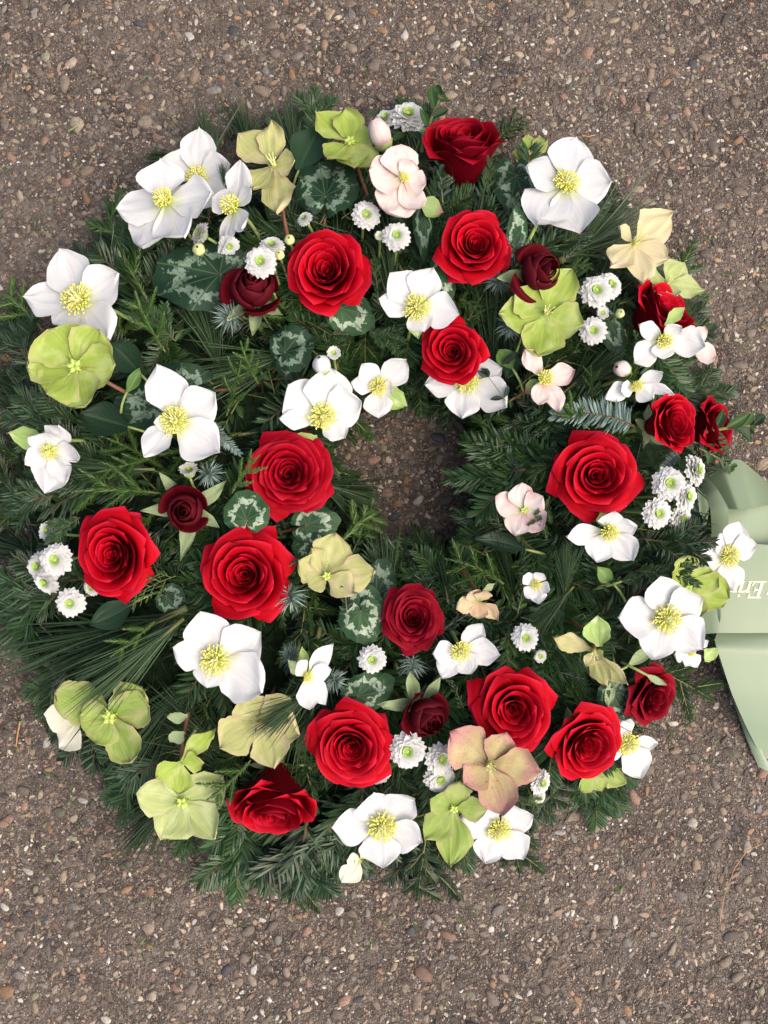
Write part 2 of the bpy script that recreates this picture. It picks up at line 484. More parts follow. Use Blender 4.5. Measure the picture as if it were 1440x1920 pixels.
def frame(p, x, z):
    """matrix with local X along x and Z near z"""
    x = unit(x); y = unit(np.cross(z, x)); z = np.cross(x, y)
    m = Matrix.Identity(4)
    for i in range(3): m[i][0], m[i][1], m[i][2], m[i][3] = x[i], y[i], z[i], p[i]
    return m

# ------------------------------------------------------------------ petals and leaves of any kind
def petal_mesh(name, mat, base, tip, n, halfw, rnd, cup=0.0, ruffle=0.03, point=0.62, peak=1.2, twist=0.10, curl=0.1, crease=0.03, nu=13, nv=13, th=0.0003, basew=0.22, scallop=0.03, rag=0.0):
    base = np.asarray(base, float); tip = np.asarray(tip, float)
    d = tip - base; L = np.linalg.norm(d); d = d / L
    s = unit(np.cross(n, d)); nn = np.cross(d, s)
    u = np.linspace(-1, 1, nu)[:, None]; v = np.linspace(0, 1, nv)[None, :]
    v = v ** 0.9
    hw = np.sin(PI * np.clip(v, 0, 1) ** peak) .clip(0) ** point
    hw = np.maximum(hw, basew * (1 - v))
    hw = halfw * hw * (1 + scallop * np.sin(v * 17 + rnd.uniform(0, 6)) * np.sign(u) + scallop * np.sin(v * 9 + rnd.uniform(0, 6)))
    ends = 1 - 0.10 * (1 - u * u) * 0 + 0 * v
    x = L * v * ends
    y = u * hw
    if rag: y = y * (1 + rag * (np.sin(23 * v + rnd.uniform(0, 6)) * np.where(u > 0, 1, -.8) + .6 * np.sin(14 * v + rnd.uniform(0, 6)) + rnd.uniform(-.6, .6, (1, nv))) * np.abs(u) ** 3); x = x * (1 + rag * .5 * rnd.uniform(-1, 1, (nu, 1)) * v ** 4)
    ph = rnd.uniform(0, 6, 4)
    z = cup * L * (v - v ** 2) * -1.6                       # sags below the chord, so it rises at the tip
    z = z + curl * hw * u ** 2                              # margins rise
    z = z + twist * u * hw
    z = z - crease * L * np.exp(-(u / 0.16) ** 2) * np.sin(PI * v)
    z = z + ruffle * L * np.sin(4.2 * u + ph[0]) * np.abs(u) * v ** 1.5
    z = z + ruffle * 0.8 * L * np.sin(7 * v + ph[1] + 1.5 * u) * np.abs(u) ** 2
    z = z + ruffle * 0.5 * L * np.sin(5 * u + 9 * v + ph[2]) * v ** 3
    z = z + rnd.uniform(-.22, .30) * hw * np.clip(u * rnd.choice([-1, 1]), 0, 1) ** 3 * v
    z = z + ruffle * 0.6 * L * np.sin(11 * v + 4 * u + ph[3]) * np.abs(u) ** 1.5 * v
    z = z - (0.05 + crease) * L * np.exp(-((np.abs(u) - .55) / .16) ** 2) * v * rnd.uniform(0, .5)
    bend = rnd.uniform(-0.07, 0.07)
    y = y + bend * L * np.sin(PI * v)
    P = base + x[..., None] * d + y[..., None] * s + z[..., None] * nn
    V, F, uv = sheet(P[::-1], th)
    return V, F, uv

def blob(p, r, sq=1.0, axis=(0, 0, 1)):
    """8-sided little ellipsoid"""
    ax = unit(axis)
    return tube(np.array([p + ax * r * sq * k for k in (-1, -0.6, 0, 0.6, 1)]), np.array([0.15, 0.8, 1.0, 0.8, 0.15]) * r, 6)

# ------------------------------------------------------------------ flower centres (unit radius 1, axis +Z)
def stamen_mesh(i, n=80, spread=1.0, high=0.75):
    r = np.random.default_rng(100 + i)
    ch = []
    for k in range(n):
        a = k * 2.39996 + r.uniform(-.2, .2)
        q = math.sqrt((k + 0.5) / n)
        rr = (0.38 + 0.62 * q) * spread * r.uniform(0.85, 1.08)
        h = (high * (1.05 - 0.62 * q)) * r.uniform(0.85, 1.15)
        p0 = np.array([0.22 * math.cos(a), 0.22 * math.sin(a), 0.0])
        p2 = np.array([rr * math.cos(a), rr * math.sin(a), h])
        p1 = np.array([0.35 * rr * math.cos(a), 0.35 * rr * math.sin(a), h * 0.85])
        V, F = tube(bez(p0, p1, p2, 4), 0.026, 3, False)
        ch.append((V, F, 0))
        V, F = blob(p2, 0.062 * r.uniform(0.8, 1.2), 1.35, (math.cos(a) * .6 + r.uniform(-.4, .4), math.sin(a) * .6 + r.uniform(-.4, .4), 0.6))
        ch.append((V, F, 1))
    V, F, mi = join(ch)
    return mesh_from("stamens", V, F, ['filament', 'anther'], mi=mi)

def pistil_mesh(i, n=6, r0=0.2, h=1.1, mat='pistil'):
    r = np.random.default_rng(200 + i)
    ch = []
    for k in range(n):
        a = k * 2 * PI / n + r.uniform(-.2, .2)
        e = np.array([math.cos(a), math.sin(a), 0])
        q = r.uniform(0.5, 1.0)
        V, F = tube(bez(e * 0.08, e * 0.18 + np.array([0, 0, h * .5]), e * r0 * 1.6 * q + np.array([0, 0, h * r.uniform(.85, 1.1)]), 6), np.array([0.13, 0.14, 0.11, 0.06, 0.05, 0.045]), 6)
        ch.append((V, F, 0))
    V, F, mi = join(ch)
    return mesh_from("pistil", V, F, [mat], mi=mi)

def pod_mesh(i, n=5):
    r = np.random.default_rng(300 + i)
    ch = []
    for k in range(n):
        a = k * 2 * PI / n + r.uniform(-.15, .15)
        e = np.array([math.cos(a), math.sin(a), 0])
        V, F = tube(bez(e * .05, e * .3 + np.array([0, 0, .5]), e * .72 + np.array([0, 0, .55]), 7), np.array([.08, .19, .25, .26, .2, .1, .03]), 7)
        ch.append((V, F, 0))
        V, F = tube(bez(e * .68 + np.array([0, 0, .55]), e * .85 + np.array([0, 0, .75]), e * 1.05 + np.array([0, 0, .7]), 4), .03, 4)
        ch.append((V, F, 0))
    V, F, mi = join(ch)
    return mesh_from("pistil", V, F, ['pod'], mi=mi)

def nectary_mesh(i, n=14):
    r = np.random.default_rng(400 + i)
    ch = []
    for k in range(n):
        a = k * 2 * PI / n + r.uniform(-.08, .08)
        e = np.array([math.cos(a), math.sin(a), 0])
        V, F = tube(bez(e * .15, e * .42 + np.array([0, 0, .02]), e * .55 + np.array([0, 0, .22]), 5), np.array([.05, .08, .09, .10, .11]), 5)
        ch.append((V, F, 0))
    V, F, mi = join(ch)
    return mesh_from("nectaries", V, F, ['nectary'], mi=mi)

STAMENS = [stamen_mesh(i) for i in range(5)]
STAMENS_TALL = [stamen_mesh(10 + i, 70, 0.85, 1.15) for i in range(3)]
STAMENS_FEW = [stamen_mesh(20 + i, 22, 0.9, 0.8) for i in range(2)]
PISTILS = [pistil_mesh(i) for i in range(4)]
PISTILS_LONG = [pistil_mesh(10 + i, 6, 0.42, 1.7) for i in range(3)]
PODS = [pod_mesh(i) for i in range(3)]
NECT = [nectary_mesh(i) for i in range(3)]

def hook_stem(root, p, n, rad=0.0016, mat='stem', length=0.055):
    """stem from the underside of a flower down into the greenery"""
    p = np.asarray(p, float)
    inward = np.array([C_IN[0] - p[0], C_IN[1] - p[1], 0.0])
    ctr = unit(np.array([C_OUT[0] - p[0], C_OUT[1] - p[1], 0.0]))
    a = p - n * 0.001
    b = a - n * length * 0.45
    c = b + ctr * length * 0.35 + np.array([0, 0, -0.02])
    c[2] = max(c[2], 0.012)
    V, F = tube(bez(a, b, c, 8) - p, rad, 6)
    return part("stem", mesh_from("stem", V, F, [mat]), root)

count = {'h': 0}
def hellebore(label, c, tips, kind='white', n=(0, 0), dz=0.0, centre='stamens', cr=None, wf=0.48, cup=0.12, point=0.80, ruffle=0.045, bracts=(), cat='hellebore', group=None, seed=None, peak=1.2, stem=True, csize=1.0, stalk=()):
    count['h'] += 1
    i = count['h']
    rnd = np.random.default_rng(1000 + (seed or i))
    p = on_ring(c[0], c[1], 0.024 + dz)
    nn = ring_n(p[0], p[1], 0.25)
    nn = unit(nn / nn[2] + np.array([n[0], n[1], 0]))
    if kind in ('white', 'ivory') and point == .80: point = .90
    if kind not in ('white', 'ivory', 'pink') and point == .80: point = .92; wf *= .95
    root = thing({'white': 'white_hellebore', 'ivory': 'white_hellebore', 'lime': 'green_hellebore', 'limedark': 'green_hellebore', 'palegreen': 'green_hellebore', 'pink': 'pink_hellebore', 'tan': 'pink_hellebore', 'peach': 'peach_hellebore'}.get(kind, 'yellow_hellebore'), label, cat, p, group or 'hellebore flowers of the wreath')
    P3 = []
    for t in tips:
        lift = t[3] if len(t) > 3 else 0.0
        q = on_plane(t[0], t[1], p + nn * (0.16 * 0.035 + lift), nn)
        P3.append(q)
    Ls = [np.linalg.norm(q - p) for q in P3]
    Lm = float(np.mean(Ls))
    for k, (t, q) in enumerate(zip(tips, P3)):
        L = Ls[k]
        hw = (t[2] if len(t) > 2 and t[2] else wf) * (0.45 * L + 0.55 * Lm) * (.95 if kind == 'white' else 1)
        d = unit(q - p)
        b = p + d * 0.02 * L
        V, F, uv = petal_mesh("petal", kind, b, q, nn, hw, rnd, cup=cup, ruffle=ruffle * rnd.uniform(.7, 1.4), point=point * rnd.uniform(.85, 1.15), peak=peak * rnd.uniform(.93, 1.08), twist=rnd.uniform(.06, .16), curl=rnd.uniform(.02, .16), crease=rnd.uniform(.01, .035), rag=0.02 if kind in ('white', 'ivory', 'pink') else 0.055)
        part("petal", mesh_from("petal", V - p, F, [kind], uv=uv), root)
    if cr is None: cr = 0.325 * Lm * csize
    else: cr = cr * px_size(p[2]) * .93
    m = frame(np.zeros(3), unit(np.array([math.cos(i), math.sin(i), 0]) - nn * (math.cos(i) * nn[0] + math.sin(i) * nn[1])), nn) @ Matrix.Diagonal((cr, cr, cr, 1))
    if centre in ('stamens', 'tall'):
        part("stamens", (STAMENS if centre == 'stamens' else STAMENS_TALL)[i % 3], root, m, 'stuff')
        part("pistil", PISTILS[i % 4], root, m)
        part("nectaries", NECT[i % 3], root, m, 'stuff')
    elif centre == 'pods':
        m2 = m @ Matrix.Diagonal((0.8, 0.8, 0.8, 1))
        part("pistil", PODS[i % 3], root, m2)
        part("stamens", STAMENS_FEW[i % 2], root, m @ Matrix.Diagonal((0.6, 0.6, 0.5, 1)), 'stuff')
    elif centre == 'long':
        m2 = m @ Matrix.Diagonal((0.9, 0.9, 0.9, 1))
        part("pistil", PISTILS_LONG[i % 3], root, m2)
        part("nectaries", NECT[i % 3], root, m2 @ Matrix.Diagonal((0.55, 0.55, 0.5, 1)), 'stuff')
    for b in bracts:                                   # (x, y, half width factor, material)
        q = on_plane(b[0], b[1], p - nn * 0.010, nn)
        b0 = p - nn * 0.006
        if len(b) > 4: b0 = on_plane(b[4], b[5], p - nn * 0.007, nn)
        L = np.linalg.norm(q - b0)
        V, F, uv = petal_mesh("bract", b[3] if len(b) > 3 else 'bract', b0, q, nn, L * b[2] * .95, rnd, cup=.1, point=1.0, peak=1.0, nu=11, nv=15, rag=.05, ruffle=.04, curl=.35)
        part("bract", mesh_from("bract", V - p, F, [b[3] if len(b) > 3 else 'bract'], uv=uv), root)
    for st in stalk:
        pts = [p - nn * .006 if k == 0 else on_plane(x, y, p - nn * (.010 + .006 * k), nn) for k, (x, y) in enumerate(st)]
        pts = np.array(pts)
        if len(pts) == 2: pts = bez(pts[0], pts.mean(0) + [.002, .002, -.002], pts[1], 6)
        V, F = tube(pts - p, .0017, 6)
        part('stem', mesh_from('stem', V, F, ['stemred' if kind in ('yellow', 'pink', 'tan', 'lime') else 'stem']), root)
    if stem: hook_stem(root, p - nn * 0.001, nn, 0.0016, 'stem' if kind in ('white', 'lime', 'ivory', 'limedark', 'palegreen') else 'stemred')
    return root

# ------------------------------------------------------------------ roses
def rose(label, c, rpx, tilt=(0, 0), mat='rose', seed=1, dz=0.0, N=28, hz=1.15, bud=False, sepals=5, ell=None, cat='rose', sep_len=1.0, open_=1.0, group=None, sep_px=None, core_drop=0.30, cupped=0.0):
    rnd = np.random.default_rng(5000 + seed)
    rot = rnd.uniform(0, 2 * PI); hand = 1 if rnd.uniform() < .5 else -1
    tilt = (tilt[0] + rnd.uniform(-.07, .07), tilt[1] + rnd.uniform(-.07, .07))
    p_top = on_ring(c[0], c[1], 0.030 + dz)
    R_ = rpx * px_size(p_top[2]) * (.87 if not cupped and not bud else .93)
    n = ring_n(p_top[0], p_top[1], 0.2)
    n = unit(n / n[2] + np.array([tilt[0], tilt[1], 0]))
    H = hz * R_
    p = p_top - n * H * 0.80
    xa = unit(np.array([1.0, 0.2, 0]) - n * (n[0] + 0.2 * n[1])); ya = np.cross(n, xa)
    if ell:                                            # squeeze along a picture direction
        ea = math.radians(ell[0]); ev = unit(np.array([math.cos(ea), math.sin(ea), 0])); ek = ell[1]
    root = thing('rosebud' if bud else 'rose', label, cat, p, group or ('burgundy rosebuds' if bud else 'red roses'))
    nu, nv = 15, 11
    u = np.linspace(-1, 1, nu)[:, None]; v = np.linspace(0, 1, nv)[None, :]
    outer0 = N - 6
    for i in range(N):
        q = i / (N - 1)
        th0 = rot + hand * i * 2.39996 + rnd.uniform(-.18, .18)
        r_top = 0.05 + 0.95 * min(1.0, q * 1.14) ** 1.2 * (open_ if i < N - 1 else open_)
        r_top *= rnd.uniform(.95, 1.05)
        r_base = 0.05 + 0.20 * q
        W = 1.75 * (1 - q) ** 1.3 + 0.80 + .08 * q + rnd.uniform(-.05, .07)
        zt = 1.0 - core_drop * (1 - q) ** 3 - (0.42 - .34 * cupped) * max(0.0, (q - .5) / .5) ** 1.4 + rnd.uniform(-.03, .03)
        if bud: zt = 1.05 - 0.28 * q ** 2 + rnd.uniform(-.05, .05)
        wv = np.sqrt(np.clip(1 - (np.clip(v - .40, 0, 1) / .60) ** 2.6 * .74, 0, 1)) * (0.55 + 0.45 * np.clip(v * 2.2, 0, 1))
        a = th0 + u * W * wv
        e1 = 0.55 + 0.55 * q
        S = v ** e1
        r = r_base + (r_top - r_base) * S
        belly = 0.10 * (1 - 0.5 * q) * np.sin(PI * v) ** 1.2 * (0.4 + q)
        r = r + belly * r_top
        lipv = np.clip((v - .72) / .28, 0, 1) ** 1.8
        lip = (0.04 + 0.17 * q ** 1.5) * rnd.uniform(.5, 1.3) * (1 - .6 * cupped)
        sides = np.abs(u) ** 1.7
        r = r + lipv * lip * (0.55 + 0.35 * sides)
        z = zt * v ** (1.0 - 0.25 * q)
        z = z - lipv * lip * (0.40 + 0.55 * sides * q + 0.35 * q)
        z = z - 0.10 * np.abs(u) ** 2.6 * v ** 2 * (0.45 + .35 * q)
        tipk = rnd.uniform(.0, 1.0) * (0.015 + 0.045 * q ** 2)
        r = r + tipk * np.exp(-(u / .28) ** 2) * v ** 6
        if bud:
            r = (.10 + .90 * q ** .8) * np.sin(PI * (.06 + (.74 - .10 * q) * v)) ** .8 * (1 + 0 * u) + .01
        r = r * (1 + hand * -0.075 * u * (0.7 + .3 * q))
        ph = rnd.uniform(0, 6, 3)
        r = r + (0.012 + .012 * q) * np.sin(2.4 * u + ph[0]) * v ** 1.5 + 0.006 * np.sin(5 * u + 4 * v + ph[1]) * v ** 2 * q
        z = z + (0.010 + 0.022 * q) * np.sin(3.0 * u + ph[2]) * v ** 3
        if bud and i >= N - 3:                         # opened guard petals
            r = r + 0.55 * v ** 2.6 * rnd.uniform(.25, 1.0); z = z - .34 * v ** 3 * rnd.uniform(.2, 1.2)
        X, Y, Z = r * np.cos(a) * R_, r * np.sin(a) * R_, z * H + 0 * u
        P = X[..., None] * xa + Y[..., None] * ya + Z[..., None] * n
        if ell: P = P - (P @ ev)[..., None] * ev * (1 - ek)
        P = P[::-1] if True else P                     # inner face first
        V, F, uv = sheet(P, 0.00045)
        part("petal", mesh_from("petal", V, F, [mat], uv=uv), root)
    # calyx, sepals and stem
    V, F = tube(np.array([n * k for k in (-0.010, -0.006, -0.001, 0.003)]), np.array([.0022, .006, .0065, .005]), 8)
    part("calyx", mesh_from("calyx", V, F, ['stem']), root)
    if sep_px:
        for (sx, sy) in sep_px:
            q = on_plane(sx, sy, p_top - n * H * 0.62, n)
            b0 = p + n * 0.002
            L = np.linalg.norm(q - b0)
            V, F, uv = petal_mesh("sepal", 'sepal', b0, q, n, 0.0040 + .05 * L, rnd, cup=.1, point=1.0, peak=.8, nu=7, nv=10, ruffle=.05, curl=.4)
            part("sepal", mesh_from("sepal", V - p, F, ['sepal'], uv=uv), root)
    else:
        for k in range(sepals):
            a = rot + k * 2 * PI / 5
            e = math.cos(a) * xa + math.sin(a) * ya
            q = e * R_ * (.85 if not bud else 1.1) * sep_len + n * H * rnd.uniform(.0, .3)
            V, F, uv = petal_mesh("sepal", 'sepal', n * 0.002, q, n, 0.0055, rnd, cup=.25, point=1.0, peak=.8, nu=7, nv=9, ruffle=.05)
            part("sepal", mesh_from("sepal", V, F, ['sepal'], uv=uv), root)
    hook_stem(root, p - n * 0.008, n, 0.0024, 'stem', 0.05).location = -n * 0.008
    return root

# ------------------------------------------------------------------ button chrysanthemums
def floret_mesh():
    nu, nv = 5, 7
    u = np.linspace(-1, 1, nu)[:, None]; v = np.linspace(0, 1, nv)[None, :]
    hw = 0.165 * np.clip(.35 + v * .95, 0, 1.08) * np.sqrt(np.clip(1 - (np.clip(v - .62, 0, 1) / .385) ** 2, 0.02, 1))
    P = np.stack([v + 0 * u, u * hw, 0.045 * (u ** 2) * hw * 6 + 0.07 * np.sin(PI * v * .8) + 0 * u], -1)
    V, F, uv = sheet(P[::-1], 0.012)
    uv[:, 0] %= 2
    return mesh_from("floret", V, F, ['floret'], uv=uv), (V, F, uv)
FLORET, FLORET_RAW = floret_mesh()

def floret_mat(a, r0, r1, z0, elev, roll=0.0, wide=1.0):
    L = (r1 - r0) / max(.2, math.cos(elev))
    return Matrix.Rotation(a, 4, 'Z') @ Matrix.Translation((r0, 0, z0)) @ Matrix.Rotation(-elev, 4, 'Y') @ Matrix.Rotation(roll, 4, 'X') @ Matrix.Diagonal((L, wide, wide * L, 1))

def chrys_core(i):
    r = np.random.default_rng(700 + i)
    Vs, Fs, uvs, mi, o = [], [], [], [], 0
    for (cnt, r0, r1, z0, el, w) in ((17, .12, .79, .16, R(15), 1.05), (16, .12, .67, .21, R(22), 1.1), (14, .12, .55, .25, R(29), 1.2), (12, .10, .42, .28, R(36), 1.3), (9, .05, .27, .31, R(44), 1.45)):
        for k in range(cnt):
            m = floret_mat(k * 2 * PI / cnt + r.uniform(-.15, .15), r0, r1 * r.uniform(.9, 1.06), z0, el + r.uniform(-.1, .1), r.uniform(-.2, .2), w)
            V = np.array([m @ Vector(p) for p in FLORET_RAW[0]])
            uv = FLORET_RAW[2].copy()
            uv[:, 1] = uv[:, 1] * (1.0 if w < 1.15 else .92 if w < 1.25 else .74 if w < 1.4 else .46)
            Vs.append(V); Fs += [tuple(o + q for q in f) for f in FLORET_RAW[1]]; uvs.append(uv); o += len(V)
    me = mesh_from("inner_florets", np.concatenate(Vs), Fs, ['floret'], uv=np.concatenate(uvs))
    ch = []
    for k in range(40):
        a = k * 2.39996; q = math.sqrt((k + .5) / 40) * .13
        b = np.array([q * math.cos(a), q * math.sin(a), .36 - q * .25])
        V, F = tube(np.array([b * [1, 1, .6], b, b * [1.08, 1.08, 1.10 + r.uniform(0, .1)], b * [1.1, 1.1, 1.16 + r.uniform(0, .1)]]), np.array([.03, .035, .032, .012]), 5)
        ch.append((V, F, 0))
    V, F, m_ = join(ch)
    return me, mesh_from("disc", V, F, ['floretgreen'], mi=m_)
CORES = [chrys_core(i) for i in range(3)]
def cal_mesh():
    V, F = tube(np.array([[0, 0, z] for z in (-.42, -.3, -.12, .02, .16)]), np.array([.08, .3, .46, .46, .3]), 10)
    return mesh_from("calyx", V, F, ['stem'])
CHCAL = cal_mesh()

cc = {'i': 0}
def chrys(label, c, rpx, tilt=(0, 0), dz=0.0, young=False, group='white button chrysanthemums', cat='chrysanthemum'):
    cc['i'] += 1; i = cc['i']
    r = np.random.default_rng(9000 + i)
    p = on_ring(c[0], c[1], 0.022 + dz)
    R_ = rpx * px_size(p[2])
    n = ring_n(p[0], p[1], .25); n = unit(n / n[2] + np.array([tilt[0], tilt[1], 0]))
    p = p - n * R_ * .35
    root = thing('button_chrysanthemum', label, cat, p, group)
    a0 = r.uniform(0, 6)
    base = frame(np.zeros(3), unit(np.array([math.cos(a0), math.sin(a0), 0]) - n * (math.cos(a0) * n[0] + math.sin(a0) * n[1])), n) @ Matrix.Diagonal((R_, R_, R_, 1))
    if not young:
        for (cnt, r0, r1, z0, el) in ((18, .12, 1.0, .06, R(-2)), (17, .12, .90, .11, R(5))):
            for k in range(cnt):
                m = base @ floret_mat(k * 2 * PI / cnt + r.uniform(-.08, .08), r0, r1 * r.uniform(.93, 1.04), z0, el + r.uniform(-.09, .09), r.uniform(-.2, .2), r.uniform(1.0, 1.2))
                part("floret", FLORET, root, m)
    else:
        for (cnt, r0, r1, z0, el) in ((13, .15, .75, .05, R(42)),):
            for k in range(cnt):
                m = base @ floret_mat(k * 2 * PI / cnt + r.uniform(-.1, .1), r0, r1 * r.uniform(.9, 1.05), z0, el + r.uniform(-.1, .1), 0, 1.2)
                part("floret", FLORET, root, m)
    part("inner_florets", CORES[i % 3][0], root, base, 'stuff')
    part("disc", CORES[i % 3][1], root, base)
    part("calyx", CHCAL, root, base)
    hook_stem(root, p - n * R_ * .38, n, .0012, 'stem', .045).location = -n * R_ * .38
    return root

def bud(label, c, rpx, dz=0.0, cat='flower bud', mat='budcream', tilt=(0, 0), longer=1.0, name='flower_bud', petals=None, group='small closed buds'):
    p = on_ring(c[0], c[1], 0.02 + dz)
    R_ = rpx * px_size(p[2]); n = unit(np.array([tilt[0], tilt[1], 1.0]))
    root = thing(name, label, cat, p, group)
    rnd = np.random.default_rng(int(c[0] * 7 + c[1]))
    k = 5
    s = unit(np.cross(n, [0.3, 1, .1])); t = np.cross(n, s)
    for j in range(k):                                 # overlapping folded petals closed over each other
        a = j * 2 * PI / k
        nu, nv = 9, 9
        u = np.linspace(-1, 1, nu)[:, None]; v = np.linspace(0, 1, nv)[None, :]
        ang = a + u * .95
        rr = R_ * (np.sin(PI * (0.12 + .84 * v)) ** .75) * (1 + .10 * u)
        P = (rr * np.cos(ang))[..., None] * s + (rr * np.sin(ang))[..., None] * t + ((v - .35) * 2 * R_ * longer + 0 * u)[..., None] * n
        V, F, uv = sheet(P[::-1], .0003)
        part("petal", mesh_from("petal", V, F, [petals or mat], uv=uv), root)
    V, F = tube(np.array([n * R_ * z * longer for z in (-1.0, -.8, -.5, -.2)]), np.array([.2, .75, .98, .85]) * R_, 8)
    part("calyx", mesh_from("calyx", V, F, ['stem']), root)
    hook_stem(root, p - n * R_ * .9 * longer, n, .0012, 'stem', .04).location = -n * R_ * .9 * longer
    return root

# ------------------------------------------------------------------ leaves that are things of their own
lc = {'i': 0}
def cyclamen(label, c, tip, halfpx, mat='cycdark', n=(0, 0), dz=0.0, fold=0.18, group='silver patterned cyclamen leaves'):
    lc['i'] += 1
    rnd = np.random.default_rng(3000 + lc['i'])
    p = on_ring(c[0], c[1], 0.008 + dz)
    nn = ring_n(p[0], p[1], .3); nn = unit(nn / nn[2] + np.array([n[0], n[1], 0]))
    q = on_plane(tip[0], tip[1], p, nn)
    L = np.linalg.norm(q - p); d = unit(q - p); s = np.cross(nn, d)
    W = halfpx * px_size(p[2]) * .93
    NA, NR = 73, 8
    ph = np.linspace(-PI, PI, NA)[:, None]; rho = np.linspace(0.02, 1, NR)[None, :]
    sh = 0.70 + .22 * np.cos(ph) + .13 * np.exp(-(ph / .38) ** 2)
    sh = sh * (1 - .72 * np.exp(-((np.abs(ph) - PI) / .20) ** 2))
    sh = sh * (1 + .016 * np.sin(54 * ph + 1) + .02 * np.sin(9 * ph + rnd.uniform(0, 6)))
    rr = sh * rho
    X = rr * np.cos(ph) * L; Y = rr * np.sin(ph) * W / .74
    Z = fold * rnd.uniform(.8, 2.2) * np.abs(Y) * np.exp(-np.abs(Y) / (W * .9)) - .10 * L * rho ** 2 + .055 * L * np.sin(rnd.uniform(2.5, 5) * ph + rnd.uniform(0, 6)) * rho ** 2 - .012 * L * np.abs(np.sin(4.5 * ph)) * rho * -1
    P = X[..., None] * d + Y[..., None] * s + Z[..., None] * nn
    V, F, uv = sheet(P[::-1], .0006, np.linspace(1, 0, NA), np.linspace(0.02, 1, NR))
    root = thing('cyclamen_leaf', label, 'leaf', p, group)
    part("blade", mesh_from("blade", V, F, [mat], uv=uv), root)
    V, F = tube(bez(np.zeros(3), -nn * .02 - d * .01, -nn * .03 - d * .04 + [0, 0, -.01], 6), .0014, 6)
    part("stem", mesh_from("stem", V, F, ['stemred']), root)
    return root

def single_leaf(label, c, tip, halfpx, mat='bigleaf', n=(0, 0), dz=0.0, point=.9, peak=1.0, name='leaf', group=None, cup=.15, ruffle=.03):
    lc['i'] += 1
    rnd = np.random.default_rng(4000 + lc['i'])
    p = on_ring(c[0], c[1], 0.006 + dz)
    nn = ring_n(p[0], p[1], .3); nn = unit(nn / nn[2] + np.array([n[0], n[1], 0]))
    q = on_plane(tip[0], tip[1], p, nn)
    W = halfpx * px_size(p[2])
    root = thing(name, label, 'leaf', p, group)
    V, F, uv = petal_mesh("blade", mat, p, q, nn, W, rnd, cup=cup, ruffle=ruffle, point=point, peak=peak, nu=13, nv=16, curl=.3, crease=.02, th=.0005, scallop=.012)
    part("blade", mesh_from("blade", V - p, F, [mat], uv=uv), root)
    d = unit(q - p)
    V, F = tube(bez(np.zeros(3), -d * .012, -d * .02 + np.array([0, 0, -.015]), 5), .0011, 5)
    part("stem", mesh_from("stem", V, F, ['stem']), root)
    return root

# ------------------------------------------------------------------ sprigs (unit: 1 = length of the sprig, axis +X, up +Z)
def needles(bases, dirs, ups, L, W, T, bend, tone, segs=2, under=None):
    """flat needles: ring of 3 points per segment and a tip, all at once"""
    n = len(bases)
    d = dirs / np.linalg.norm(dirs, axis=1, keepdims=True)
    s = np.cross(ups, d); s /= np.linalg.norm(s, axis=1, keepdims=True) + 1e-9
    w = np.cross(d, s)
    rings = []
    for k in range(segs):
        f = k / segs
        c = bases + d * (L * f)[:, None] + w * (bend * L * (f ** 2))[:, None]
        half = (W * (0.55 + .45 * min(1, f * 3 + .3)) * (1 if f < .7 else .8))[:, None] * .5
        rings += [c - s * half, c + s * half, c + w * (T)[:, None]]
    tip = bases + d * L[:, None] + w * (bend * L)[:, None]
    A = np.stack(rings + [tip], 1)                     # n, 3*segs+1, 3
    m = 3 * segs + 1
    pat = []
    for k in range(segs - 1):
        for a, b in ((0, 1), (1, 2), (2, 0)):
            pat.append((3 * k + b, 3 * k + a, 3 * k + 3 + a, 3 * k + 3 + b))
    t0 = 3 * (segs - 1)
    tri = [(t0 + b, t0 + a, m - 1) for a, b in ((0, 1), (1, 2), (2, 0))]
    off = (np.arange(n) * m)
    F = []
    for o in off.tolist():
        F += [tuple(o + i for i in q) for q in pat] + [tuple(o + i for i in q) for q in tri]
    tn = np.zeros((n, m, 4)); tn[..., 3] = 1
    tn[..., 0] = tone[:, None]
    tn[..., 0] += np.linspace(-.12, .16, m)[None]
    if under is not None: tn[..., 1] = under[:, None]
    return A.reshape(-1, 3), F, tn.reshape(-1, 4)

def stem_curve(r, droop=.12, side=.1):
    return bez([0, 0, 0], [.5, r.uniform(-side, side), .06 + .04], [1, r.uniform(-side, side) * .5, -droop * r.uniform(.3, 1)], 9)

def at_curve(C, f):
    x = np.clip(f, 0, .9999) * (len(C) - 1); i = x.astype(int); t = (x - i)[:, None]
    p = C[i] * (1 - t) + C[i + 1] * t
    d = C[i + 1] - C[i]
    return p, d / np.linalg.norm(d, axis=1, keepdims=True)

